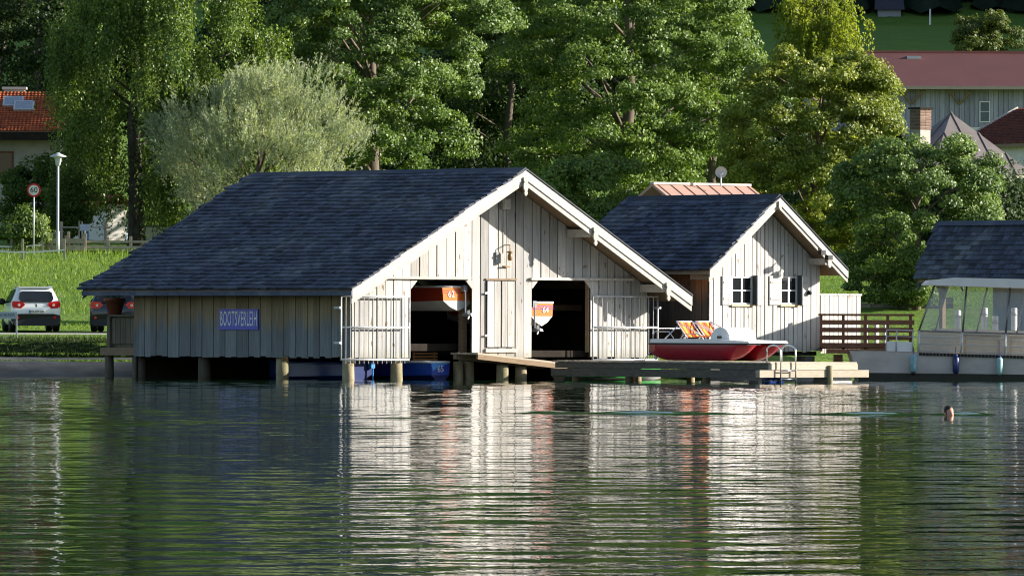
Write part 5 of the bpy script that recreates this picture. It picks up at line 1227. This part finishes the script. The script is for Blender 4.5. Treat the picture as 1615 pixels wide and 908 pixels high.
L_HIL = leaf_mat('hill_leaf', [(.07, .10, .02), (.11, .14, .028)], .3, .5, .3)

tree('weeping_birch', 'large weeping birch with dark trunk beside the street lamp', 215, 352, -130, 352, 5.7, 'weep', L_BIR, 125000, .14, M_BIRCHB, off=1.4, nc=210, clump=.5, gap=.42, tr=.40, rmin=.2)
tree('silver_willow', 'silvery grey willow rising behind the left of the boathouse roof', 405, 346, 108, 392, 4.8, 'shoot', L_WIL, 125000, .13, nc=280, clump=.6, tr=.25, rmin=.3, amp=.3, gap=.04, off=.1)
tree('maple_tree', 'tall dark maple with visible trunk above the boathouse ridge', 588, 362, -190, 300, 6.6, 'broad', L_MAP, 140000, .15, nc=520, clump=.88, amp=.35, gap=.27, flat=.5, tr=.42)
tree('maple_tree', 'tall bright maple with forked trunk above the boathouse gable', 985, 376, -200, 335, 7.5, 'broad', L_MAP2, 165000, .15, nc=640, clump=.88, amp=.35, gap=.25, flat=.5, tr=.40)
tree('broadleaf_tree', 'leafy tree between the bright maple and the far meadow', 1125, 390, -20, 330, 3.1, 'broad', L_MAP2, 45000, .14, nc=170, clump=.75, gap=.3, flat=.5, tr=.25)
tree('broadleaf_tree', 'rounded yellow green tree in front of the long red roofed barn', 1284, 300, 70, 400, 3.75, 'broad', L_YEL, 115000, .12, nc=420, clump=.55, box=3.4, amp=.12, gap=.14, flat=.6, tr=.2)
tree('broadleaf_tree', 'deep green tree on the lawn between hut and right boathouse', 1445, 283, 200, 486, 3.5, 'broad', L_MAP, 85000, .115, nc=300, clump=.6, amp=.3, gap=.22, flat=.5, tr=.16)
tree('weeping_birch', 'pale yellow weeping birch top behind the rounded yellow green tree', 1296, 400, -40, 150, 1.8, 'weep', L_PAL, 26000, .16, M_BIRCHB, nc=50, clump=.7, tr=.2)
tree('broadleaf_tree', 'lone yellowish tree on the hill above the red barn roof', 1548, 640, 8, 120, 3.3, 'broad', L_HIL, 20000, .2, nc=70, clump=.75, tr=.3, amp=.5, rmin=.1)
tree('garden_bush', 'sunlit round hedge bush behind the speed limit sign', 38, 335.5, 322, 392, 1.35, 'broad', L_BIR, 9000, .11, nc=30, clump=.5, trunk=False, cat='bush')
tree('garden_bush', 'leafy shrub behind the boathouse gable ridge', 935, 300, 232, 380, 2.3, 'broad', L_MAP2, 26000, .12, nc=50, clump=.7, tr=.06, cat='bush')
tree('garden_bush', 'dark spreading shrub in front of the orange tiled house', 60, 356, 238, 372, 2.2, 'broad', L_DRK, 22000, .13, nc=50, clump=.8, tr=.08, cat='bush')
tree('garden_bush', 'dark shrub under the birch branches beside the white outbuilding', 112, 349, 255, 385, 1.2, 'broad', L_DRK, 12000, .12, nc=36, clump=.7, tr=.08, cat='bush')
tree('garden_bush', 'dark shrubs right of the hut behind the white picket screen', 1380, 298, 385, 440, 1.2, 'broad', L_DRK, 7000, .10, nc=24, clump=.5, tr=.06, cat='bush')
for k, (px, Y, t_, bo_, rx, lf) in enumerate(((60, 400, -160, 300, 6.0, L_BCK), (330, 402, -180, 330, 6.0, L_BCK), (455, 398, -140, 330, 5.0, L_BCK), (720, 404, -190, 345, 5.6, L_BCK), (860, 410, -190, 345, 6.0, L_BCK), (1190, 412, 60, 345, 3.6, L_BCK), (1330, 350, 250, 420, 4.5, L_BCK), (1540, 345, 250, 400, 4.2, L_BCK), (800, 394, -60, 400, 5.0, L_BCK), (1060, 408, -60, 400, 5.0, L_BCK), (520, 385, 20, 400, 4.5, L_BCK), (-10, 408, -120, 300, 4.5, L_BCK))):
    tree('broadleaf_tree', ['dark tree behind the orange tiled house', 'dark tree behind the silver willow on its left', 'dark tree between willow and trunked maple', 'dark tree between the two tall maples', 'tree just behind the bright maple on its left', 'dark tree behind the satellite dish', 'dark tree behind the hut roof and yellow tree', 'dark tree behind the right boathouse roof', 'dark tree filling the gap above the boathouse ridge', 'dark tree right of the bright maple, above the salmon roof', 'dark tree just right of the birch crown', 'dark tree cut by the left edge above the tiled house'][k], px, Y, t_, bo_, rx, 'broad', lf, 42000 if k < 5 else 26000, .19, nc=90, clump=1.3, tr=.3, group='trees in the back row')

# conifer forest above the meadow
b = MB()
for k in range(420):
    y = 908 + rng.uniform(0, 1) ** 1.5 * 130; x = rng.uniform(12, 85) * y / 905; z = gz(x, y) - .5; H_ = rng.uniform(14, 22); rr_ = H_ * .17
    for lv in range(5):
        z0 = z + H_ * (.06 + lv * .17); z1 = z0 + H_ * .30; r0_ = rr_ * (1 - lv * .19); n_ = 9
        vs = [(x + r0_ * rng.uniform(.65, 1.15) * math.cos(6.283 * i / n_), y + r0_ * rng.uniform(.65, 1.15) * math.sin(6.283 * i / n_), z0 - rng.uniform(0, .06) * H_) for i in range(n_)] + [(x, y, z1)]
        b.add(vs, [(i, (i + 1) % n_, n_) for i in range(n_)])
b.build('forest', pm('spruce', (.022, .036, .022), (.014, .025, .016), (1, 1, 1), .95, .1, var=.4), None, kind='stuff')

# long grass on the bank
n_ = 115000
X = rng.uniform(-30, 24, n_); Yg = rng.uniform(267, 345, n_); keep = (np.abs(X) < Yg * .07) & ~((X > -8) & (X < 5)) & ((X < 0) | (Yg > 262)); X, Yg = X[keep], Yg[keep]
keep = ~((Yg > 268.2) & (Yg < 284) & (X > -24)) ; X, Yg = X[keep], Yg[keep]; n_ = len(X)
Z = np.array([gz(x, y) for x, y in zip(X, Yg)])
P = np.stack([X, Yg, Z], 1); D = rng.normal(size=(n_, 3)) * .28 + np.array([0, 0, 1]); N = unit(n_) * np.array([1, 1, .2])
tall = np.where((Yg > 303) & (X < 0), 1.0, .38)
leaves_mesh('grass', P, D, N, (.10 + .24 * rng.uniform(0, 1, n_) ** 2) * tall, np.full(n_, .03), leaf_mat('grass_blade', [(.09, .17, .02), (.14, .23, .03), (.19, .26, .05)], .35, .5, .2), None)
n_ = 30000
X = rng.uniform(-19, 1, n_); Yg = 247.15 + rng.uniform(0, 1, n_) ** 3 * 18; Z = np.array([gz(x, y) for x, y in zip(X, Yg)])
leaves_mesh('bank_grass', np.stack([X, Yg, Z], 1), rng.normal(size=(n_, 3)) * .4 + np.array([0, -.1, 1]), unit(n_), .05 + .22 * rng.uniform(0, 1, n_) ** 4, np.full(n_, .03), leaf_mat('shade_dark_blade', [(.02, .035, .010), (.035, .06, .016), (.05, .085, .02)], .25, .6, .15), None)  # blades coloured dark to carry the same bank shade
# ------------------------------------------------------------------ swimmer
hp_ = onz(1496, 655, 0)
hp_.z -= .07
sw_ = thing('person', 'swimmer with only the head above the water, short dark hair', 'person', hp_, R(35))
MS = pm('skin', (.55, .28, .19), (.50, .24, .165), (8, 8, 8), .5, .4); MHr = pm('dark_hair', (.022, .014, .010), None, (30, 30, 30), .6)
prof_h = [(-.48, .15, .10, 0), (-.30, .19, .115, 0), (-.16, .205, .105, 0), (-.115, .15, .085, 0), (-.08, .075, .065, 0), (-.03, .058, .060, -.005), (0.0, .056, .066, -.015), (.02, .056, .082, -.03), (.05, .066, .092, -.028),
          (.085, .073, .096, -.022), (.12, .078, .099, -.016), (.155, .080, .100, -.010), (.19, .077, .096, -.004), (.22, .066, .083, 0), (.245, .045, .057, .003), (.257, .015, .02, .004)]
rings = []
for z, rx, ry, oy in prof_h:
    ringp = []
    for k in range(24):
        a = 2 * math.pi * k / 24; x = rx * math.cos(a); y = ry * math.sin(a) + oy
        fr = max(0, -math.sin(a)) ** 10
        if .07 < z < .13: y -= fr * .022 * (1 - abs(z - .09) / .05)
        if .125 < z < .15: y += max(0, -math.sin(a)) ** 3 * .008
        ringp.append((x, y, z - .0))
    rings.append(ringp)
b = MB(); b.loft(rings); 
for s in (-1, 1):                                           # upper arms just under the surface
    b.tube([(s * .17, 0, -.16), (s * .34, -.12, -.20), (s * .42, -.36, -.16)], [.055, .045, .035], 8)
o = b.build('body', MS, sw_, True)
b = MB(); hr_ = []
for z, rx, ry, oy in prof_h[9:]:
    hr_.append([(rx * 1.07 * math.cos(a), max(ry * 1.07 * math.sin(a), -ry * (.25 if z < .16 else (.8 if z < .21 else 1.1))) + oy, z + .008) for a in np.linspace(0, 2 * math.pi, 24, endpoint=False)])
b.loft(hr_); b.build('hair', MHr, sw_, True)
for s in (-1, 1):
    b = MB(); b.lathe([(.0, -.008), (.009, -.004), (.009, .004)], 8, (s * .028, -.112, .128), 'y'); b.build('eye', M_BLACK, sw_)
    b = MB(); b.lathe([(.012, -.012), (.024, -.01), (.026, .008), (.015, .012)], 8, (s * .080, -.005, .105), 'x'); b.build('ear', MS, sw_, True)
b = MB(); b.box((-.022, -.116, .045), (.022, -.104, .052)); b.build('mouth', pm('lips', (.30, .08, .07), None), sw_)
